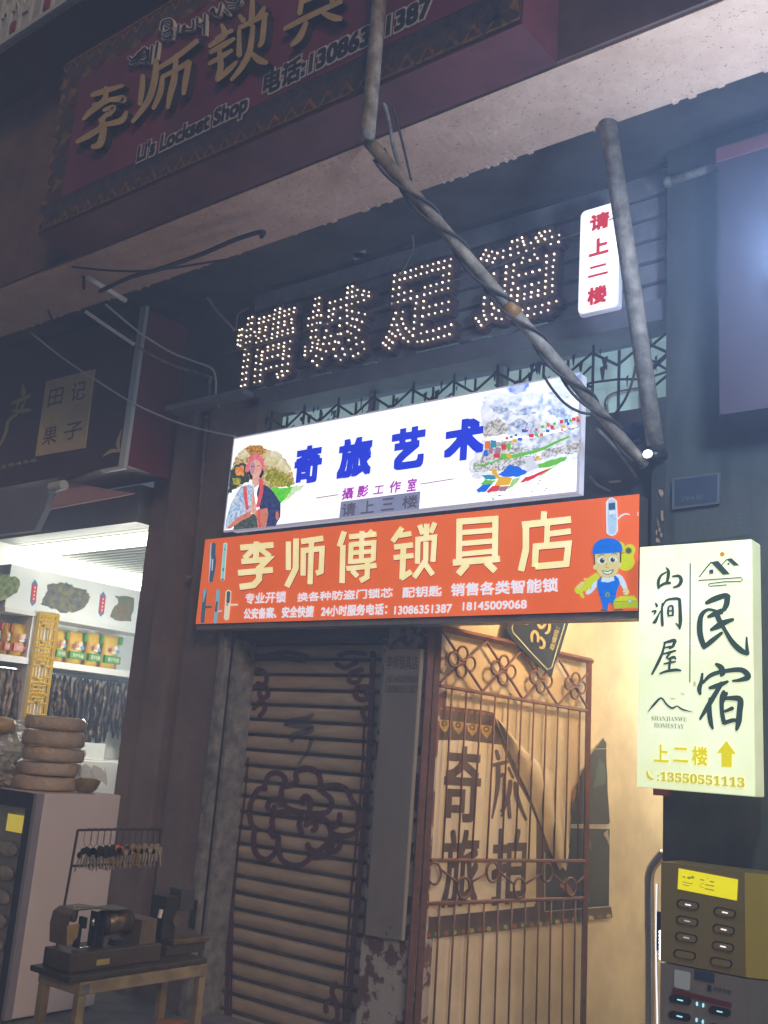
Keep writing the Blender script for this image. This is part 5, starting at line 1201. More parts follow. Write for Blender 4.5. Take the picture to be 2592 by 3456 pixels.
wall('shop_lintel', MB().box(-9.6, -6.065, 4.605, 4.78, 3.16, 3.45), mat('lintel_grey', (.16, .17, .18), .5), 'grey lintel above the bright food shop opening', 'lintel')
aw = empty('awning', (-7.6, 4.1, 3.3), 'rolled grey-blue awning with a pale roller end hanging under the food shop sign', 'awning')
pa = PY(4.12)
MB().prism([pa('C', x, y) for x, y in ((-60, 1575), (365, 1540), (310, 1700), (240, 1845), (-60, 1880))], (0, .05, 0)).build('canvas', mat('awning_canvas', (.17, .18, .23), .7, noise=.1, scale=5), aw)
MB().tube([pa('C', 362, 1545), pa('C', 450, 1528)], .038, 14).tube([pa('C', 340, 1580), pa('C', 405, 1572)], .012, 8).build('roller_end', mat('roller_plastic', (.5, .55, .53), .5), aw)
pa2 = PY(4.3)
MB().prism([pa2('C', x, y) for x, y in ((430, 1498), (940, 1588), (322, 1702), (365, 1600))], (0, .01, 0)).build('pink_lit_flap', mat('pink_lit_canvas', (.42, .24, .24), .7), aw)  # pink glow of the lit underside put into this flap's colour

m_int = mat('shop_white', (.78, .80, .77), .6)
XW = -7.7
wall('shop_side_wall', MB().box(-8.12, -8.0, 4.62, 9, 0, 3.3), m_int, 'white side wall of the food shop behind the shelves')
wall('shop_back_wall', MB().box(-8.0, -6.07, 8.0, 8.12, 0, 3.3), m_int, 'white back wall of the food shop')
wall('shop_outer_wall', MB().box(-9.6, -8.125, 4.62, 4.9, 0, 3.15), m_pil, 'plaster wall left of the food shop opening')
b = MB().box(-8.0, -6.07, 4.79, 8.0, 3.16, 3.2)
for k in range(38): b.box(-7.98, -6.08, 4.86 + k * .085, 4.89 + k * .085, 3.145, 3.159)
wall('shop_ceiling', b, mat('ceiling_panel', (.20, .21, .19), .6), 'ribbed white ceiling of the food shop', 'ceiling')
m_tube = mat('tube_light', (1, 1, 1), .3, emit=(1.0, .99, .84), es=7)
for nm, bx, lab in (('tube_light', (-7.95, -6.09, 4.80, 4.86, 3.04, 3.135), 'long tube light along the front edge of the food shop ceiling'), ('tube_light', (-7.99, -7.86, 4.9, 7.9, 3.03, 3.10), 'long tube light running into the food shop along the shelf wall')):
    one(nm, MB().bev(*bx, .008), m_tube, lab, 'tube light', 'tube lights in the food shop')
# shelf
sh = empty('wall_shelf', (-7.75, 6, 2.1), 'white wall shelf with a printed frieze and a yellow lattice post in the food shop', 'shelf')
px = PX(XW)
def yz(g, x, y): p = px(g, x, y); return p.y, p.z
zt = px('G', 460, 845).z; zf = px('G', 460, 545).z; zb = px('G', 440, 1180).z
MB().box(-7.99, XW, 4.63, 7.95, zt, zf + .02).build('frieze', m_int, sh)
MB().box(-7.99, XW + .012, 4.63, 7.95, zt - .035, zt - .002).build('shelf_board', m_white, sh)
MB().box(-7.99, XW + .01, 4.63, 7.95, zb - .055, zb).build('shelf_board', m_white, sh)
MB().box(-7.998, -7.985, 4.63, 7.95, zb - 1.1, zt).build('back_panel', mat('shelf_back', (.72, .75, .72), .6), sh)
yA = px('G', 180, 1180).y; yB_ = px('G', 440, 1180).y
MB().box(-7.985, XW + .004, px('G', 175, 1400).y, px('G', 330, 1400).y, zb - 1.0, zb - .057).build('upright', m_white, sh)
MB().box(-7.985, XW + .004, px('G', 235, 900).y, px('G', 430, 900).y, zb + .002, zt - .037).build('upright', m_white, sh)
m_lat = mat('lattice_yellow', (.62, .40, .04), .5)
# lattice post: bars on a grid
b = MB()
pl2 = PX(XW + .03)
def LQ(u, v):   # 0..1 across, 0..1 down the post
    x = 290 + (172 - 290) * v + u * (150 + (160 - 150) * v); y = 815 + 812 * v + u * 15
    return pl2('G', x, y)
def lb2(u0, v0, u1, v1, r=.011): b.tube([LQ(u0, v0), LQ(u1, v1)], r, 4)
for u in (.03, .97): lb2(u, 0, u, 1, .016)
for v in (.005, .995): lb2(0, v, 1, v, .014)
for u in (.2, .8): lb2(u, 0, u, 1, .009)
for v0 in (.0, .34, .68):
    lb2(.35, v0 + .12, .35, v0 + .26); lb2(.65, v0 + .12, .65, v0 + .26); lb2(.35, v0 + .12, .65, v0 + .12); lb2(.35, v0 + .26, .65, v0 + .26)
    for dv in (.02, .05, .09, .29, .32): lb2(.2, v0 + dv, .8, v0 + dv)
    lb2(.5, v0, .5, v0 + .12); lb2(.5, v0 + .26, .5, v0 + .34); lb2(.35, v0 + .03, .35, v0 + .09); lb2(.65, v0 + .03, .65, v0 + .09)
    for dv in (.14, .24): lb2(.03, v0 + dv, .35, v0 + dv); lb2(.65, v0 + dv, .97, v0 + dv)
    for dv in (.06, .3): lb2(.03, v0 + dv, .2, v0 + dv); lb2(.8, v0 + dv, .97, v0 + dv)
b.build('yellow_lattice', m_lat, sh)
art_ = lambda n, c, c2=None, sc=40: mat('frieze_' + n, lin(c), .6, col2=lin(c2) if c2 else None, scale=sc, noise=0 if c2 else .1)
m_a1 = art_('meat_picture', (60, 82, 100), (140, 130, 90), 22); m_a2 = art_('green_picture', (60, 80, 70), (150, 160, 90), 25); m_a3 = art_('peach_picture', (150, 110, 80), (80, 120, 95), 14); m_tagr = art_('tag_red', (200, 60, 66)); m_tagb = art_('tag_blue', (90, 130, 170)); m_tagw = art_('tag_white', (235, 225, 225))
b = MB()
flat(b, px, 'G', ragged([(300, 745), (335, 690), (365, 600), (440, 590), (500, 588), (560, 625), (645, 640), (675, 690), (640, 760), (560, 808), (470, 815), (380, 785)], 9, 5), .002, 0)
flat(b, px, 'G', ragged([(-20, 520), (60, 525), (135, 560), (155, 600), (120, 670), (40, 720), (-20, 725)], 9, 5), .002, 1)
flat(b, px, 'G', ragged([(862, 685), (945, 690), (1000, 700), (980, 880), (900, 880), (820, 845), (840, 790), (880, 740)], 8, 4), .002, 2)
for cx, cy, h_ in ((258, 665, 200), (767, 750, 190)):
    flat(b, px, 'G', [(cx - 20, cy - h_ * .36), (cx + 5, cy - h_ * .5), (cx + 24, cy - h_ * .33), (cx + 8, cy + h_ * .38), (cx - 18, cy + h_ * .5), (cx - 34, cy + h_ * .34)], .0015, 4)
    flat(b, px, 'G', [(cx - 18, cy - h_ * .31), (cx + 22, cy - h_ * .29), (cx + 10, cy + h_ * .34), (cx - 30, cy + h_ * .32)], .0022, 3)
    for k in range(4): ell(b, px, 'G', cx - k * 3 + 3, cy - 38 + k * 28, 6, 9, .0027 + k * .0001, 5, 6)
b.build('printed_picture', [m_a1, m_a2, m_a3, m_tagr, m_tagb, m_tagw], sh)

# pouches
m_po = mat('pouch_yellow', (.66, .42, .06), .35, noise=.08, scale=10, bump=.15); m_pg = mat('pouch_green', (.05, .32, .07), .4); m_prd = mat('pouch_red', (.55, .03, .04), .4); m_pw = mat('pouch_print', (.75, .68, .5), .5)
m_pi = [mat('pic_blue', (.15, .35, .6), .5), mat('pic_pale', (.75, .68, .55), .5), mat('pic_wine', (.4, .08, .12), .5), mat('pic_tan', (.6, .35, .15), .5)]
def pouch(x0, x1, yt, yb, m_band, label, grp):
    pf_ = PX(-7.74)
    a = pf_('G', x0 - 3, yb); c = pf_('G', x1 + 5, yt + (x1 - x0) * .13)
    y0, y1, z0, z1 = a.y, c.y, zb + .002, c.z
    r_ = empty('food_pouch', (-7.78, (y0 + y1) / 2, z0), label, 'pouch', grp)
    b = MB(); N_ = 6; V = []
    for j in range(N_ + 1):
        for i in range(N_ + 1):
            u, v = i / N_, j / N_
            V.append((-7.79 + .05 * math.sin(PI * min(1, u * .9 + .05)) * (math.sin(PI * min(.98, v * .75 + .22)) ** .7) + random.uniform(-.003, .003), y0 + (y1 - y0) * (u * (1 - .03 * math.sin(PI * v)) + .0), z0 + (z1 - z0) * v))
    b.add(V, [(j * (N_ + 1) + i, j * (N_ + 1) + i + 1, (j + 1) * (N_ + 1) + i + 1, (j + 1) * (N_ + 1) + i) for j in range(N_) for i in range(N_)])
    b.add([(-7.82, v[1], v[2]) for v in V], [(j * (N_ + 1) + i, (j + 1) * (N_ + 1) + i, (j + 1) * (N_ + 1) + i + 1, j * (N_ + 1) + i + 1) for j in range(N_) for i in range(N_)])
    rim = [i for i in range(N_ + 1)] + [(j) * (N_ + 1) + N_ for j in range(1, N_ + 1)] + [N_ * (N_ + 1) + i for i in range(N_ - 1, -1, -1)] + [j * (N_ + 1) for j in range(N_ - 1, 0, -1)]
    m_ = len(V); b.f += [[rim[k], rim[(k + 1) % len(rim)], rim[(k + 1) % len(rim)] + m_, rim[k] + m_] for k in range(len(rim))]; b.m += [0] * len(rim)
    b.build('bag', m_po, r_, True)
    W_, H_ = y1 - y0, z1 - z0
    X_ = -7.732
    q = lambda u, v, o=0: Vector((X_ + o, y0 + W_ * u, z0 + H_ * v))
    MB().prism([q(.01, .16), q(.99, .16), q(.99, .38), q(.01, .38)], (-.03, 0, 0)).build('colour_band', m_band, r_)
    b = MB()
    for k, (cx, cy, rx, ry) in enumerate(((.5, .52, .34, .08), (.42, .6, .14, .10), (.6, .62, .13, .08), (.25, .54, .1, .07), (.72, .52, .14, .06))):
        b.poly([q(cx + rx * math.cos(t), cy + ry * math.sin(t), .001 + k * .0006) for t in [2 * PI * i / 10 for i in range(10)]], (1, 3, 1, 2, 0)[k])
    b.build('food_picture', m_pi, r_)
    b = MB(); a_ = q(.16, .2, .002); text3(b, '风干牛肉', PX(X_), a_, Vector((0, W_ * .7, 0)), Vector((0, 0, H_ * .13)), 0, .02); b.build('band_lettering', m_pw, r_)
    MB().prism([q(.82, .74), q(.99, .74), q(.99, .98), q(.82, .98)], (-.03, 0, 0)).build('corner_tab', m_band, r_)
    return r_
for (x0, x1, yt, yb), t_ in (((418, 510, 940, 1150), 'leftmost green-banded food pouch, half behind the yellow lattice'), ((514, 652, 950, 1178), 'second green-banded yellow pouch from the lattice post'), ((656, 772, 962, 1192), 'third green-banded yellow pouch from the lattice post'), ((778, 915, 975, 1205), 'green-banded yellow pouch nearest the dark shop jamb')):
    pouch(x0, x1, yt, yb, m_pg, t_, 'green-banded pouches on the shelf')
for (x0, x1, yt, yb), t_ in (((-60, 22, 872, 1092), 'red-banded yellow pouch cut by the left edge of the photo'), ((26, 92, 886, 1105), 'narrow red-banded yellow pouch in the middle of the red ones'), ((94, 232, 890, 1118), 'red-banded yellow pouch beside the yellow lattice post')):
    pouch(x0, x1, yt, yb, m_prd, t_, 'red-banded pouches on the shelf')

# hanging dried meat
hr = MB().tube([(-7.78, 4.64, zb - .10), (-7.78, 7.9, zb - .10)], .008, 6)
one('hanging_rail', hr, m_steel, 'thin steel rail under the shelf from which dried meat hangs', 'rail')
m_meat = mat('dried_meat', (.012, .010, .009), .4, col2=(.34, .22, .13), scale=14, lo=.52, hi=.66, bump=.4)
m_meat2 = mat('brown_dried_meat', (.07, .045, .03), .5, col2=(.36, .24, .16), scale=16, lo=.45, hi=.65, bump=.4)
def strip_mesh(m, L_):
    P = []; n = 9; R_ = []
    for k in range(n): P.append((random.uniform(-.015, .015), random.uniform(-.018, .018), -L_ * k / (n - 1))); R_.append(random.uniform(.014, .03))
    R_[0] = .005; R_[-1] = .008
    b = MB().tube(P, R_, 6); o = b.build('dried_meat', m, None, True); d = o.data; bpy.data.objects.remove(o); return d
MS = [strip_mesh(m_meat, L_) for L_ in (.5, .55, .62, .45, .58)]; MS2 = [strip_mesh(m_meat2, L_) for L_ in (.5, .6, .55)]
pm = PX(-7.78)
y = px('G', 345, 1300).y
while y < 6.35:
    for row, xx in ((0, -7.76), (1, -7.85)):
        o = bpy.data.objects.new('dried_meat', random.choice(MS)); COL.objects.link(o)
        o.location = (xx + random.uniform(-.02, .02), y + row * .022 + random.uniform(-.01, .01), zb - .105); o.rotation_euler = (random.uniform(-.05, .05), random.uniform(-.05, .05), random.uniform(0, 6)); o.scale = (1, 1, random.uniform(.9, 1.15))
        tag(o, 'blackish dried meat strip hanging right of the yellow lattice post', 'dried meat', 'black dried meat strips under the shelf')
    y += .066
y = 4.66
while y < px('G', 175, 1400).y - .03:
    for row, xx in ((0, -7.76), (1, -7.85)):
        o = bpy.data.objects.new('dried_meat', random.choice(MS2)); COL.objects.link(o)
        o.location = (xx + random.uniform(-.02, .02), y + row * .02, zb - .105); o.rotation_euler = (random.uniform(-.05, .05), random.uniform(-.05, .05), random.uniform(0, 6))
        tag(o, 'brown dried meat strip hanging left of the yellow lattice post', 'dried meat', 'brown dried meat strips under the shelf')
    y += .045
# low counter behind, with a white carton
wall('shop_counter', MB().bev(-8.0, -7.2, 5.2, 7.6, .05, 1.38, .01), m_white, 'white low counter inside the food shop under the hanging meat', 'counter')
pc = PX(-7.25)
ct = empty('carton', pc('G', 680, 1990), 'white carton with red printing at the back of the food shop', 'carton')
a, c = pc('G', 580, 2010), pc('G', 775, 1905)
MB().box(-7.5, -7.25, a.y, c.y, 1.385, max(c.z, 1.52)).build('box', m_int, ct)
b = MB(); strokes(b, PX(-7.25), 'G', [[(615, 1945, 10), (660, 1960, 16), (690, 1990, 8)], [(650, 1935, 8), (700, 1950, 14), (745, 1990, 6)], [(700, 1935, 8), (730, 1945, 10), (700, 1975, 8)]], .003); b.build('red_print', m_prd, ct)

# ---------------------------------------------------------------- display cabinet with bread
XC, YC = -5.3, 3.583
ZC = PX(XC)('H', 262, 370).z
cb = empty('display_cabinet', (-5.8, 3.9, 0), 'tall white display cabinet with black framed glass front at the food shop entrance', 'cabinet')
YE = PX(XC)('H', 800, 760).y
m_cab = mat('cabinet_white', (.80, .68, .62), .35, noise=.05, scale=1.5)
MB().bev(-6.6, XC, YC + .05, YE, .02, ZC, .008).build('body', m_cab, cb)
MB().box(XC - .03, XC + .001, YC, YC + .048, .02, ZC - .002).build('corner_post', mat('cabinet_edge', (.3, .28, .31), .4), cb)
MB().box(-6.6, XC - .032, YC + .002, YC + .046, ZC - .09, ZC - .004).box(XC - .10, XC - .032, YC + .002, YC + .046, .02, ZC - .092).build('black_frame', m_black, cb)
MB().box(-6.6, XC - .102, YC + .012, YC + .020, .05, ZC - .094).build('glass_front', mat('cabinet_glass', (.9, .95, .95), .05, trans=1.0, spec=.5), cb)
pf3 = PY(YC + .008)
b = MB()
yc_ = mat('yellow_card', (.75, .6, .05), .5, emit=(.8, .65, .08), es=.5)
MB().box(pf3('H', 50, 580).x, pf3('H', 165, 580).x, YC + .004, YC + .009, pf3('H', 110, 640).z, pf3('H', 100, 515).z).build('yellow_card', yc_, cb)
m_bag = mat('bagged_food', (.20, .165, .12), .3, col2=(.42, .38, .30), scale=14, bump=.4)
for i in range(6):
    zc_ = pf3('H', 60, 760 + i * 175).z
    b = MB()
    b.ball((XC - .24, YC - .012 + .03, zc_), .06, 10, 7, (1.9, .3, .75)).ball((XC - .42, YC + .018, zc_ - .01), .06, 10, 7, (1.7, .3, .8))
    b.build('bagged_food', m_bag, cb, True)
m_bread = mat('flat_bread', (.44, .27, .11), .35, col2=(.66, .46, .23), scale=7, bump=.6)
m_film = mat('plastic_film', (.72, .68, .6), .14, alpha=.36, spec=1.0, bump=1.0, scale=9)
def bread(cx, cy, r, zs_, labs, grp):
    z = ZC + .002
    for i, (h_, k) in enumerate(zs_):
        b = MB()
        rr = r * k; dx, dy = random.uniform(-.014, .014), random.uniform(-.014, .014)
        b.lathe((cx + dx, cy + dy, z), [(rr * .6, .002), (rr * .95, .005), (rr * 1.0, h_ * .22), (rr, h_ * .5), (rr * .995, h_ * .78), (rr * .95, h_ * .96), (rr * .55, h_ * .99), (rr * .1, h_)], 28, 0, .022)
        for q_ in range(len(b.v)):
            v = b.v[q_]; an = math.atan2(v.y - cy, v.x - cx); w_ = .004 * math.sin(3 * an + i * 2) + .003 * math.sin(7 * an + i)
            b.v[q_] = v + Vector((0, 0, w_ if .1 * h_ < v.z - z < .98 * h_ else 0))
        br = b.build('flat_bread', m_bread, None, True); tag(base_(br), labs[i], 'bread', grp)
        f = MB().lathe((cx + dx, cy + dy, z), [(rr * 1.012, h_ * .16), (rr * 1.03, h_ * .3), (rr * 1.028, h_ * .72), (rr * .97, h_ * .99), (rr * .5, h_ * 1.05)], 34, 0, .05)
        fo = f.build('plastic_film', m_film, br, True)
        z += h_ * 1.0 + .002
    return z
def base_(o):
    me = o.data; c = sum((v.co for v in me.vertices), Vector()) / len(me.vertices)
    me.transform(Matrix.Translation(-c)); o.location = c; return o
c = PX(-5.62)('G', 350, 2120)
bread(c.x, c.y, .185, [(.085, 1.08), (.080, 1.0), (.088, 1.0), (.098, 1.02), (.086, 1.0)], ['round bread in clear film at the bottom of the tall stack', 'round bread second from the bottom of the tall stack', 'round bread in the middle of the tall stack on the cabinet', 'round bread second from the top of the tall stack', 'round bread topping the tall stack on the white cabinet'], 'round breads in the tall stack')
def crumple(c, r, sc, seed, m, name, label, cat):
    random.seed(seed); b = MB().ball(c, r, 16, 11, sc)
    C0 = Vector(c)
    for i, v in enumerate(b.v):
        d = (v - C0); b.v[i] = C0 + d * (1 + random.uniform(-.22, .22)); b.v[i].z = max(b.v[i].z, ZC + .003)
    return tag(base_(b.build(name, m, None, False)), label, cat)
m_pbag = mat('clear_bag', (.62, .60, .54), .2, alpha=.42, spec=.9)
m_pbag2 = mat('white_bag', (.62, .62, .58), .25, alpha=.7, spec=.8)
def at_(x_, g_, a_, b_): return PX(x_)(g_, a_, b_)
p_ = at_(-5.80, 'G', 20, 2040); crumple((p_.x, p_.y, ZC + .075), .09, (1, 1.15, .85), 4, m_bag, 'food_bag', 'dark bagged food left of the tall bread stack on the cabinet', 'food bag')
p_ = at_(-5.95, 'G', 130, 2050); crumple((p_.x, p_.y, ZC + .08), .085, (1, 1.0, .9), 9, m_bag, 'food_bag', 'dark bagged food half hidden behind the tall bread stack', 'food bag')
p_ = at_(-5.88, 'G', 60, 1870); crumple((p_.x, p_.y, ZC + .235), .105, (1, 1.0, .85), 3, m_pbag2, 'plastic_bag', 'big crumpled whitish plastic bag of food at the left end of the cabinet top', 'plastic bag')
p_ = at_(-5.9, 'G', -10, 1700); b = MB().lathe((p_.x, p_.y, ZC + .325), [(.06, 0), (.095, .01), (.1, .05), (.09, .085), (.03, .1)], 22, 0, .03); tag(base_(b.build('flat_bread', m_bread, None, True)), 'small round bread lying on the white bag at the left edge', 'bread')
p_ = at_(-6.15, 'G', 140, 1660); crumple((p_.x, p_.y, p_.z), .05, (1, 1.5, .7), 5, m_pbag2, 'plastic_bag', 'small white plastic bag beside the top of the bread stack', 'plastic bag')
p_ = PX(-5.45)('G', 645, 2070)
bw = empty('food_bowl', (p_.x, p_.y, ZC), 'small bowl of food wrapped in a white plastic bag right of the bread stack', 'bowl')
b = MB().lathe((p_.x, p_.y, ZC + .003), [(.045, 0), (.07, .02), (.085, .06), (.088, .075), (.05, .085), (.01, .088)], 18); b.build('bowl', mat('bowl_food', (.22, .16, .05), .4, noise=.3, scale=20), bw, True)
random.seed(11)
b = MB(); N_ = 8; V = []
for j in range(4):
    for i in range(N_ + 1):
        t = i / N_
        V.append(Vector((p_.x + .03 * math.sin(i * 1.7 + j), p_.y - .09 + .23 * t, ZC + .075 + .028 * j + .022 * math.sin(i * 2.1 + j) - .01 * t)))
b.add(V, [(j * (N_ + 1) + i, j * (N_ + 1) + i + 1, (j + 1) * (N_ + 1) + i + 1, (j + 1) * (N_ + 1) + i) for j in range(3) for i in range(N_)])
b.build('bag', m_pbag2, bw, True)

# ================================================================== WORKBENCH, KEY RACK, MACHINES
random.seed(21)
XB = -3.8
pbn = PX(XB)
a = pbn('H', 560, 1700); c = pbn('H', 1455, 1545)
ZT = (a.z + c.z) / 2 + .01; YA, YZ = a.y, c.y
m_wood = mat('worn_bench_wood', (.22, .165, .085), .65, noise=.35, scale=9, bump=.2, stretch=(1, .3, 1)); m_steel2 = mat('bench_steel', (.30, .235, .13), .55, metal=.2, noise=.3, scale=10)
wb = empty('workbench', (-4.05, (YA + YZ) / 2, 0), 'low worn workbench with pale legs carrying key cutting machines in front of the pilasters', 'workbench')
MB().bev(-4.10, XB - .004, YA - .05, YZ, ZT - .012, ZT + .012, .004).build('bench_top', mat('dark_bench_top', (.045, .037, .025), .5, noise=.4, scale=14), wb)
MB().bev(XB - .035, XB, YA, YZ, ZT - .066, ZT - .014, .003).bev(-4.10, XB - .036, YA + .001, YA + .035, ZT - .066, ZT - .014, .003).build('apron', m_steel2, wb)
for x, y in ((XB - .037, YA + .002), (XB - .037, YZ - .042), (-4.095, YA + .002), (-4.095, YZ - .042)): MB().bev(x, x + .036, y, y + .04, 0, ZT - .068, .003).build('leg', m_steel2, wb)
MB().box(XB - .001, XB + .003, YA + .012, YA + .05, ZT - .06, ZT - .022).build('metal_plate', m_steel, wb)
XR = -4.06
pr_ = PX(XR)
rk = empty('key_rack', pr_('H', 450, 1200), 'thin dark wire rack holding bunches of key blanks above the workbench', 'key rack')
m_rack = mat('rack_iron', (.035, .03, .03), .5)
q0, q1, q2, q3, q4 = pr_('H', 372, 1600), pr_('H', 545, 625), pr_('H', 1135, 560), pr_('H', 512, 876), pr_('H', 1110, 838)
q0.z = ZT + .012
top = q1.z
E5 = Vector((XR, q2.y, ZT + .012))
MB().tube([q0, q1], .006, 6).tube([E5, Vector((XR, q2.y, top))], .006, 6).build('post', m_rack, rk)
MB().tube([q1, Vector((XR, q2.y, top))], .0055, 6).tube([Vector((XR, q3.y, q3.z)), Vector((XR, q2.y, q3.z))], .0055, 6).build('rail', m_rack, rk)
m_kh = mat('black_key_head', (.012, .012, .014), .4); m_kb = mat('key_steel', (.45, .42, .38), .3, metal=.9); m_br = mat('key_brass', (.45, .28, .08), .35, metal=.8); m_ko = mat('orange_key_head', (.75, .16, .02), .45)
def keybunch(yc, zc, nkeys, headm, bladem, label):
    r_ = empty('key_bunch', (XR, yc, top), label, 'key bunch', 'key bunches on the rack')
    MB().tube([(XR, yc + .022 * math.sin(t), top - .034 + .042 * math.cos(t)) for t in [2 * PI * k / 12 for k in range(13)]], .0014, 5, caps=False).build('ring', m_rack, r_)
    for k in range(nkeys):
        t = (k - (nkeys - 1) / 2); yy = yc + t * .012; an = t * .10
        z0 = top - .078 - abs(t) * .005 + random.uniform(-.012, .012); X_ = XR + .004 * (k % 3) + .002
        u = Vector((0, math.sin(an), -math.cos(an))); w = Vector((0, math.cos(an), math.sin(an))); o0 = Vector((X_, yy, z0))
        ky = MB().prism([o0 + w * (.017 * math.cos(a_)) - u * (.016 * math.sin(a_)) + u * .012 for a_ in [2 * PI * i / 9 for i in range(9)]], (.0025, 0, 0)).build('key', headm, r_)
        MB().prism([o0 + w * -.005 + u * .026, o0 + w * .005 + u * .026, o0 + w * .005 + u * .082, o0 + u * .09, o0 + w * -.004 + u * .082], (.0018, 0, 0)).build('blade', bladem, ky)
yy = pr_('H', 612, 700).y; ystep = (pr_('H', 1090, 700).y - yy) / 11
KL = ['black-headed key bunch at the left end of the rack', 'second black-headed key bunch from the left of the rack', 'third black-headed key bunch, before the cabinet edge', 'black-headed key bunch at the cabinet edge', 'black key bunch with brass blades right of the cabinet edge', 'bright orange-headed key bunch on the rack', 'steel key bunch just right of the orange one', 'second steel key bunch right of the orange one', 'brass-tinted key bunch in the right half of the rack', 'steel key bunch third from the right end of the rack', 'steel key bunch next to the right end of the rack', 'steel key bunch at the right end of the rack']
for k in range(12):
    keybunch(yy + k * ystep, top, 6 if k < 5 else 5, m_kh if k < 5 else (m_ko if k == 5 else (m_br if k == 8 else m_kb)), m_br if k in (4, 8) else m_kb, KL[k])

m_mach = mat('machine_brown', (.06, .042, .028), .5, noise=.3, scale=12); m_mach2 = mat('machine_bronze', (.18, .13, .075), .35, metal=.6, noise=.25, scale=12); m_tan = mat('machine_tan', (.13, .095, .055), .5, noise=.2, scale=10); m_mdk = mat('machine_black', (.02, .018, .016), .5)
XM = -3.86
pm_ = PX(XM)
def hb(b, x0, y0, x1, y1, d=.16, dx=0.0, bev=.004, mi=0):
    a = pm_('H', x0, y1); c = pm_('H', x1, y0)
    b.bev(XM - dx - d, XM - dx, a.y, c.y, min(a.z, c.z - .004), c.z, bev, mi); return b
km = empty('key_machine', (-4.05, pm_('H', 800, 1500).y, ZT), 'brown key cutting machine with a round motor and a bent guard on the workbench', 'key machine')
zmb = ZT + .013
za = pm_('H', 700, 1470).z
ya, yb2 = pm_('H', 500, 1500).y, pm_('H', 1125, 1500).y
MB().bev(XM - .2, XM, ya, yb2, zmb, max(za, zmb + .06), .006).build('base', m_mach, km)
zb0 = max(za, zmb + .06)
b = MB(); hb(b, 990, 1250, 1125, 1470, .15, .02); b.build('gear_box', m_tan, km)
cA, cB = pm_('H', 800, 1300), pm_('H', 945, 1285)
MB().tube([(XM - .08, cA.y, cA.z), (XM - .08, cB.y, cB.z + .004)], .052, 20).build('motor', m_mach2, km, True)
MB().tube([(XM - .08, cA.y - .012, cA.z), (XM - .08, cA.y - .001, cA.z)], .057, 20).tube([(XM - .08, cB.y + .001, cB.z), (XM - .08, cB.y + .02, cB.z)], .054, 20).build('motor_ring', m_mdk, km, True)
b = MB(); w0 = pm_('H', 600, 1235); b.tube([(XM - .1, w0.y, w0.z), (XM - .085, w0.y + .012, w0.z)], .034, 18); b.build('cutting_wheel', m_kb, km, True)
P = [pm_('H', x, y) for x, y in ((488, 1440), (492, 1310), (515, 1225), (560, 1190), (690, 1175), (820, 1192), (935, 1180))]
b = MB(); V = []
for p in P: V += [p + Vector((-.02, 0, 0)), p + Vector((-.15, 0, 0))]
b.add(V + [v + Vector((0, .002, -.004)) for v in V], [(2 * i, 2 * i + 1, 2 * i + 3, 2 * i + 2) for i in range(6)] + [(14 + 2 * i, 16 + 2 * i, 17 + 2 * i, 15 + 2 * i) for i in range(6)]); b.build('guard', m_tan, km)
b = MB(); b.prism([pm_('H', x, y) + Vector((-.018, 0, 0)) for x, y in ((488, 1300), (575, 1285), (560, 1380), (500, 1440), (486, 1440))], (-.004, 0, 0)); b.build('guard_side', mat('guard_gold', (.30, .19, .07), .5, noise=.3), km)
b = MB()
for x0, y0, x1, y1 in ((600, 1320, 625, 1470), (640, 1250, 665, 1330), (700, 1210, 740, 1470), (750, 1300, 790, 1470), (850, 1400, 930, 1470)): hb(b, x0, y0, x1, y1, .05, .05, .002)
each(b, 'clamp', m_mdk, km)
b = MB(); b.tube([pm_('H', 655, 1245), pm_('H', 648, 1300)], .007, 8).tube([pm_('H', 555, 1450), pm_('H', 640, 1440)], .005, 8); each(b, 'lever', m_steel, km, True)
b = MB(); hb(b, 672, 1522, 768, 1575, .004, -.002, .001); b.build('name_label', mat('label_yellow', (.42, .33, .08), .5), km)
XM = -3.92; pm_ = PX(XM)
vm = empty('drill_machine', (-4.1, pm_('H', 1300, 1400).y, ZT), 'small black vertical machine with a round dial at the right end of the workbench', 'key machine')
y0_, y1_ = pm_('H', 1170, 1400).y, pm_('H', 1440, 1400).y
MB().bev(XM - .14, XM, y0_, y1_, ZT + .013, ZT + .06, .006).build('base', m_mach, vm)
b = MB(); hb(b, 1150, 1090, 1270, 1400, .1, .02); b.build('body', m_mdk, vm)
b = MB(); hb(b, 1285, 1040, 1400, 1200, .09, .03); hb(b, 1390, 1120, 1420, 1330, .05, .03); each(b, 'head', mat('machine_slate', (.05, .05, .045), .5), vm)
c = pm_('H', 1245, 1260); MB().tube([(XM - .02, c.y, c.z), (XM - .005, c.y, c.z)], .024, 16).build('dial', m_tan, vm)
b = MB(); b.tube([pm_('H', 1130, 1180), pm_('H', 1115, 1240)], .01, 8); b.build('handle', m_cab, vm)
MB().bev(XM - .12, XM + .012, y0_ + .03, y1_ + .02, ZT + .061, ZT + .085, .004).build('work_table', m_mach2, vm)
st2 = empty('round_stool', (-3.75, pbn('H', 1210, 1950).y, 0), 'small round orange-topped stool under the workbench', 'stool')
c = PX(-3.95)('H', 1210, 1965)
st2.location = (c.x, c.y, 0)
MB().lathe((c.x, c.y, max(.05, c.z - .05)), [(.07, 0), (.085, .01), (.088, .03), (.08, .045), (.03, .05)], 20).build('seat', mat('orange_seat', (.32, .12, .03), .5), st2, True)
for k in range(3):
    t = k * 2 * PI / 3; MB().tube([(c.x + .05 * math.cos(t), c.y + .05 * math.sin(t), max(.05, c.z - .05)), (c.x + .08 * math.cos(t), c.y + .08 * math.sin(t), 0)], .009, 6).build('leg', m_mdk, st2)

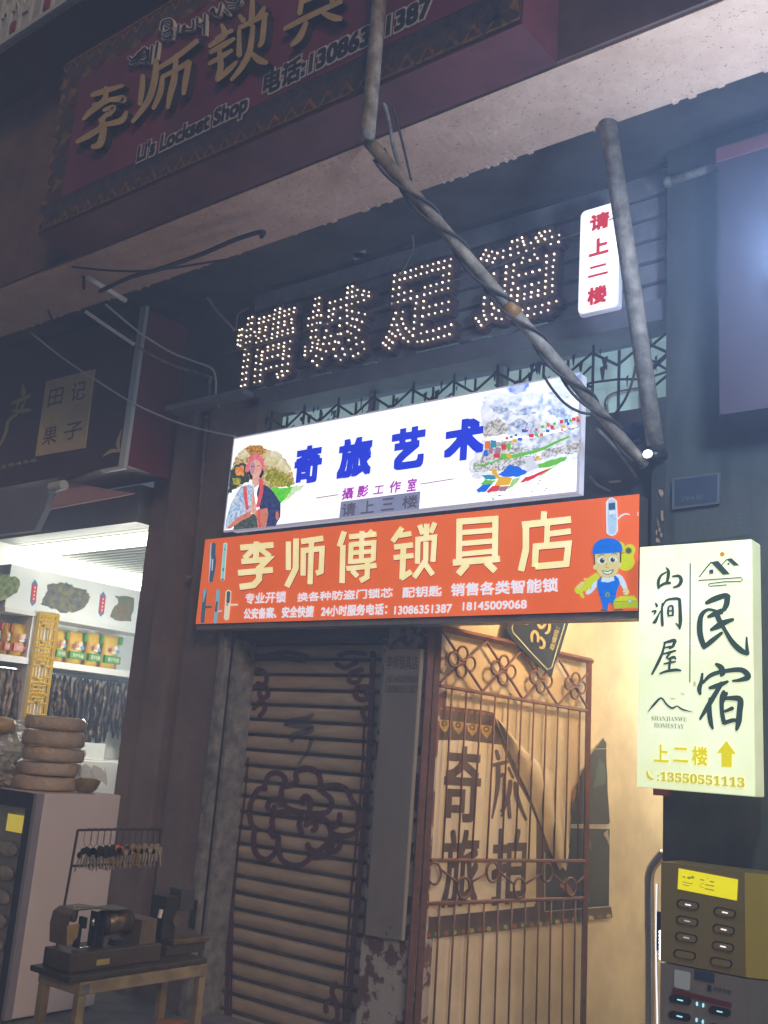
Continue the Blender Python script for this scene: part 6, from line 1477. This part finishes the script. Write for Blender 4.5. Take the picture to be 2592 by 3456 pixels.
# ================================================================== PIPES AND CABLES
def run(name, pts, r, m, label, cat, n=8, grp=None):
    P = [PY(d)(g_, x, y) for g_, x, y, d in pts]
    if len(P) > 2:
        Q = []
        X_ = [P[0]] + P + [P[-1]]
        for i in range(1, len(X_) - 2):
            for k in range(5):
                t = k / 5
                Q.append(.5 * (2 * X_[i] + (X_[i + 1] - X_[i - 1]) * t + (2 * X_[i - 1] - 5 * X_[i] + 4 * X_[i + 1] - X_[i + 2]) * t * t + (3 * X_[i] - X_[i - 1] - 3 * X_[i + 1] + X_[i + 2]) * t ** 3))
        P = Q + [P[-1]]
    return one(name, MB().tube(P, r, n), m, label, cat, grp, smooth=True)
one('steel_post', MB().tube([PY(3.74)('B', 1013, 480), PY(4.36)('F', 1416, 960)], .041, 14), m_galv, 'thick weathered steel post leaning from the canopy edge down past the small light box', 'post', smooth=True)
sb = empty('slanting_brace', PY(3.7)('D', 950, 250), 'long slanting steel pipe bound with cable and tape, crossing the dotted letters', 'brace pipe')
p0, p1 = PY(2.93)('B', 50, 565), PY(4.42)('F', 1392, 1005)
MB().tube([p0, p1], .029, 12).build('pipe', m_galv, sb, True)
b = MB(); d_ = p1 - p0
for ph_ in (0, 2.2):
    b.tube([p0 + d_ * t + Vector((.036 * math.cos(t * 22 + ph_), -.02, .036 * math.sin(t * 22 + ph_))) for t in [.05 + k * .0155 for k in range(60)]], .0075, 6)
b.build('bound_cable', m_cable, sb, True)
q = p0 + d_ * .475
MB().tube([q, q + d_.normalized() * .07], .039, 12).build('tape', mat('brown_tape', (.28, .15, .05), .4), sb, True)
run('front_pipe', [('B', 150, -700, 2.90), ('B', 100, -60, 2.90), ('B', 70, 300, 2.90), ('B', 47, 555, 2.90)], .034, m_galv, 'upright grey pipe in front of the purple sign telephone number', 'pipe', 12)
run('pale_cable', [('B', 55, 280, 2.9), ('B', 120, 430, 3.1), ('B', 165, 640, 3.3), ('B', 240, 800, 3.45)], .010, m_galv, 'stiff pale cable looping beside the knee of the slanting pipe', 'cable')
run('thin_wire', [('B', 150, 430, 3.0), ('B', 190, 580, 3.2), ('B', 238, 790, 3.4)], .006, m_cable, 'thin dark twisted wire hanging over the bright canopy underside', 'wire')
run('soffit_wire', [('A', 430, 1255, 3.5), ('A', 560, 1195, 3.4), ('A', 700, 1155, 3.4), ('A', 880, 1090, 3.5), ('A', 1020, 1030, 3.5), ('A', 1130, 998, 3.52), ('A', 1125, 1020, 3.55)], .014, m_cable, 'thick dark dusty wire stretched along the pink canopy underside', 'wire')
run('soffit_wire', [('A', 310, 1150, 3.3), ('A', 520, 1168, 3.45), ('A', 700, 1160, 3.5), ('A', 990, 1115, 3.65)], .007, m_cable, 'thin dark wire running below the thick one on the canopy underside', 'wire')
run('cable_hook', [('A', 362, 1245, 3.45), ('A', 360, 1180, 3.45)], .010, m_cable, 'short dark cable end hanging at the left of the metal conduit', 'cable')
run('cable_hook', [('A', 208, 1340, 3.6), ('A', 225, 1375, 3.7), ('A', 242, 1392, 3.75)], .008, m_cable, 'short dark cable stub under the canopy edge at far left', 'cable')
m_cond = mat('bright_conduit', (.78, .76, .68), .35, noise=.1, scale=10)
run('metal_conduit', [('C', 605, 70, 3.4), ('C', 880, 238, 3.72)], .018, m_cond, 'short shiny conduit under the canopy edge at left', 'conduit')
run('pale_conduit', [('C', 596, 312, 3.78), ('C', 760, 425, 3.95), ('C', 940, 545, 4.15)], .014, m_cond, 'pale conduit sloping from the canopy to the food shop sign end', 'conduit')
run('grey_conduit', [('C', 940, 545, 4.15), ('C', 1080, 630, 4.28), ('C', 1250, 705, 4.42), ('C', 1465, 770, 4.5), ('C', 1470, 800, 4.5), ('C', 1462, 912, 4.52)], .011, m_galv, 'grey conduit bending down onto the pilaster beside the lit letters', 'conduit')
run('white_cable', [('C', 736, 262, 3.78), ('C', 900, 400, 3.95), ('C', 1010, 485, 4.1), ('C', 1200, 600, 4.3), ('C', 1350, 660, 4.42), ('C', 1480, 712, 4.5), ('C', 1510, 790, 4.52), ('C', 1512, 900, 4.53), ('C', 1535, 985, 4.54)], .008, m_wcable, 'long pale cable curving down to the pilaster left of the lit letters', 'cable')
run('drooping_cable', [('C', 212, 458, 3.8), ('C', 400, 610, 3.95), ('C', 590, 742, 4.05), ('C', 890, 932, 4.16), ('C', 1080, 1025, 4.3), ('C', 1260, 1096, 4.42), ('C', 1450, 1148, 4.48), ('C', 1650, 1190, 4.5)], .007, m_wcable, 'thin drooping cable crossing the food shop name plate', 'cable')
run('wall_pipe', [('C', 1452, 1045, 4.60), ('C', 1425, 1400, 4.60), ('C', 1392, 1866, 4.60), ('P6', 20, 1000, 4.60), ('P6', -120, 1060, 4.60)], .016, m_galv, 'thin upright pipe in the groove between the two pilasters', 'pipe')
run('wire_loop', [('O', 790, 150, 4.1), ('O', 850, 250, 4.15), ('O', 960, 380, 4.2), ('O', 1080, 450, 4.25), ('O', 1180, 470, 4.3)], .007, m_cable, 'black wire loop hanging over the top right corner of the white box sign', 'wire')
run('wire_loop', [('O', 1540, 0, 4.5), ('O', 1510, 180, 4.5), ('O', 1440, 360, 4.5), ('O', 1320, 520, 4.5)], .007, m_cable, 'black wire sagging across the teal window below the steel post', 'wire')
run('wall_wire', [('O', 1165, 970, 4.56), ('O', 1230, 1040, 4.57), ('O', 1330, 1090, 4.58)], .008, m_galv, 'grey wire curving on the dark wall right of the white box sign', 'wire')
run('wall_wire', [('M', 40, 410, 4.42), ('M', 220, 600, 4.5), ('M', 400, 850, 4.56), ('M', 420, 905, 4.58)], .008, m_galv, 'grey wire running down below the slanting pipe end', 'wire')
run('letter_wire', [('U', 0, 10, 4.45), ('U', 80, 120, 4.5), ('U', 190, 240, 4.56)], .012, m_web, 'dusty cobwebbed wire leading to the first dotted letter', 'wire')
run('letter_wire', [('U', 200, 235, 4.56), ('U', 215, 130, 4.6), ('U', 290, 80, 4.62)], .007, m_web, 'frayed grey wire standing up beside the first dotted letter', 'wire')
run('letter_wire', [('U', 120, 400, 4.55), ('U', 400, 330, 4.54), ('U', 800, 200, 4.53), ('U', 1130, 105, 4.53), ('V', 280, 610, 4.53), ('V', 560, 520, 4.5), ('V', 900, 370, 4.45), ('V', 1180, 270, 4.42), ('V', 1390, 180, 4.4)], .004, m_web, 'thin cobwebbed wire strung across all four dotted letters', 'wire')
run('cobweb_strand', [('P3', 470, -10, 4.2), ('P3', 480, 120, 4.3), ('P3', 400, 300, 4.45), ('P3', 340, 420, 4.55)], .006, m_web, 'dusty cobweb strand hanging above the third dotted letter', 'cobweb')
cl = empty('cloth_bundle', PY(4.42)('M', 410, 440), 'dark blue cloth bundle tied at the foot of the slanting pipe', 'bundle')
random.seed(5)
b = MB().ball(PY(4.42)('M', 410, 440), .05, 12, 8, (1.1, .6, .8))
b.v = [v + Vector((random.uniform(-.012, .012), 0, random.uniform(-.012, .012))) for v in b.v]; b.build('cloth', mat('blue_cloth', (.04, .06, .18), .8), cl, True)
b = MB().tube([PY(4.42)('M', 340, 570), PY(4.42)('M', 465, 540), PY(4.42)('M', 470, 480)], .009, 6); b.build('strap', m_cable, cl)
sp = empty('spot_lamp', PY(4.36)('M', 520, 650), 'small lit spotlight at the foot of the steel post', 'lamp')
c = PY(4.36)('M', 520, 650)
MB().tube([c + Vector((.0, .02, .0)), c + Vector((.04, .10, .02))], .027, 14).build('housing', m_black, sp, True)
MB().ball(c, .024, 14, 8, (1, .5, .85)).build('lens', mat('spot_lens', (1, 1, 1), .3, emit=(.95, .95, 1), es=5), sp, True)

# ================================================================== LAMPS AND ADDED FILL LIGHTS
def point(name, loc, energy, col, r, parent=None):
    ld = bpy.data.lights.new(name, 'POINT'); ld.energy = energy; ld.color = col; ld.shadow_soft_size = r
    o = bpy.data.objects.new(name, ld); COL.objects.link(o); o.location = loc
    return o
fx = empty('ceiling_lamp', (-2.35, 5.3, 2.95), 'warm round ceiling lamp just inside the stair entrance', 'lamp')
MB().lathe((-2.55, 5.3, 2.93), [(.10, .065), (.10, .02), (.07, 0), (.01, -.005)], 18).build('shade', mat('warm_shade', (.9, .8, .6), .4, emit=(1, .75, .4), es=4), fx, True)
point('stair_lamp_light', (-2.55, 5.3, 2.80), 62, (1, .62, .28), .08)
point('food_shop_fill', (-6.75, 5.5, 2.3), 52, (1, 1, .90), .15)  # added fill without a fixture, standing in for the tube lights
point('food_shop_front_fill', (-6.6, 4.95, 2.9), 7, (1, 1, .88), .1)  # second added fill near the opening, also without a fixture
point('stair_deep_light', (-2.3, 7.6, 2.6), 105, (.97, 1, .82), .1)
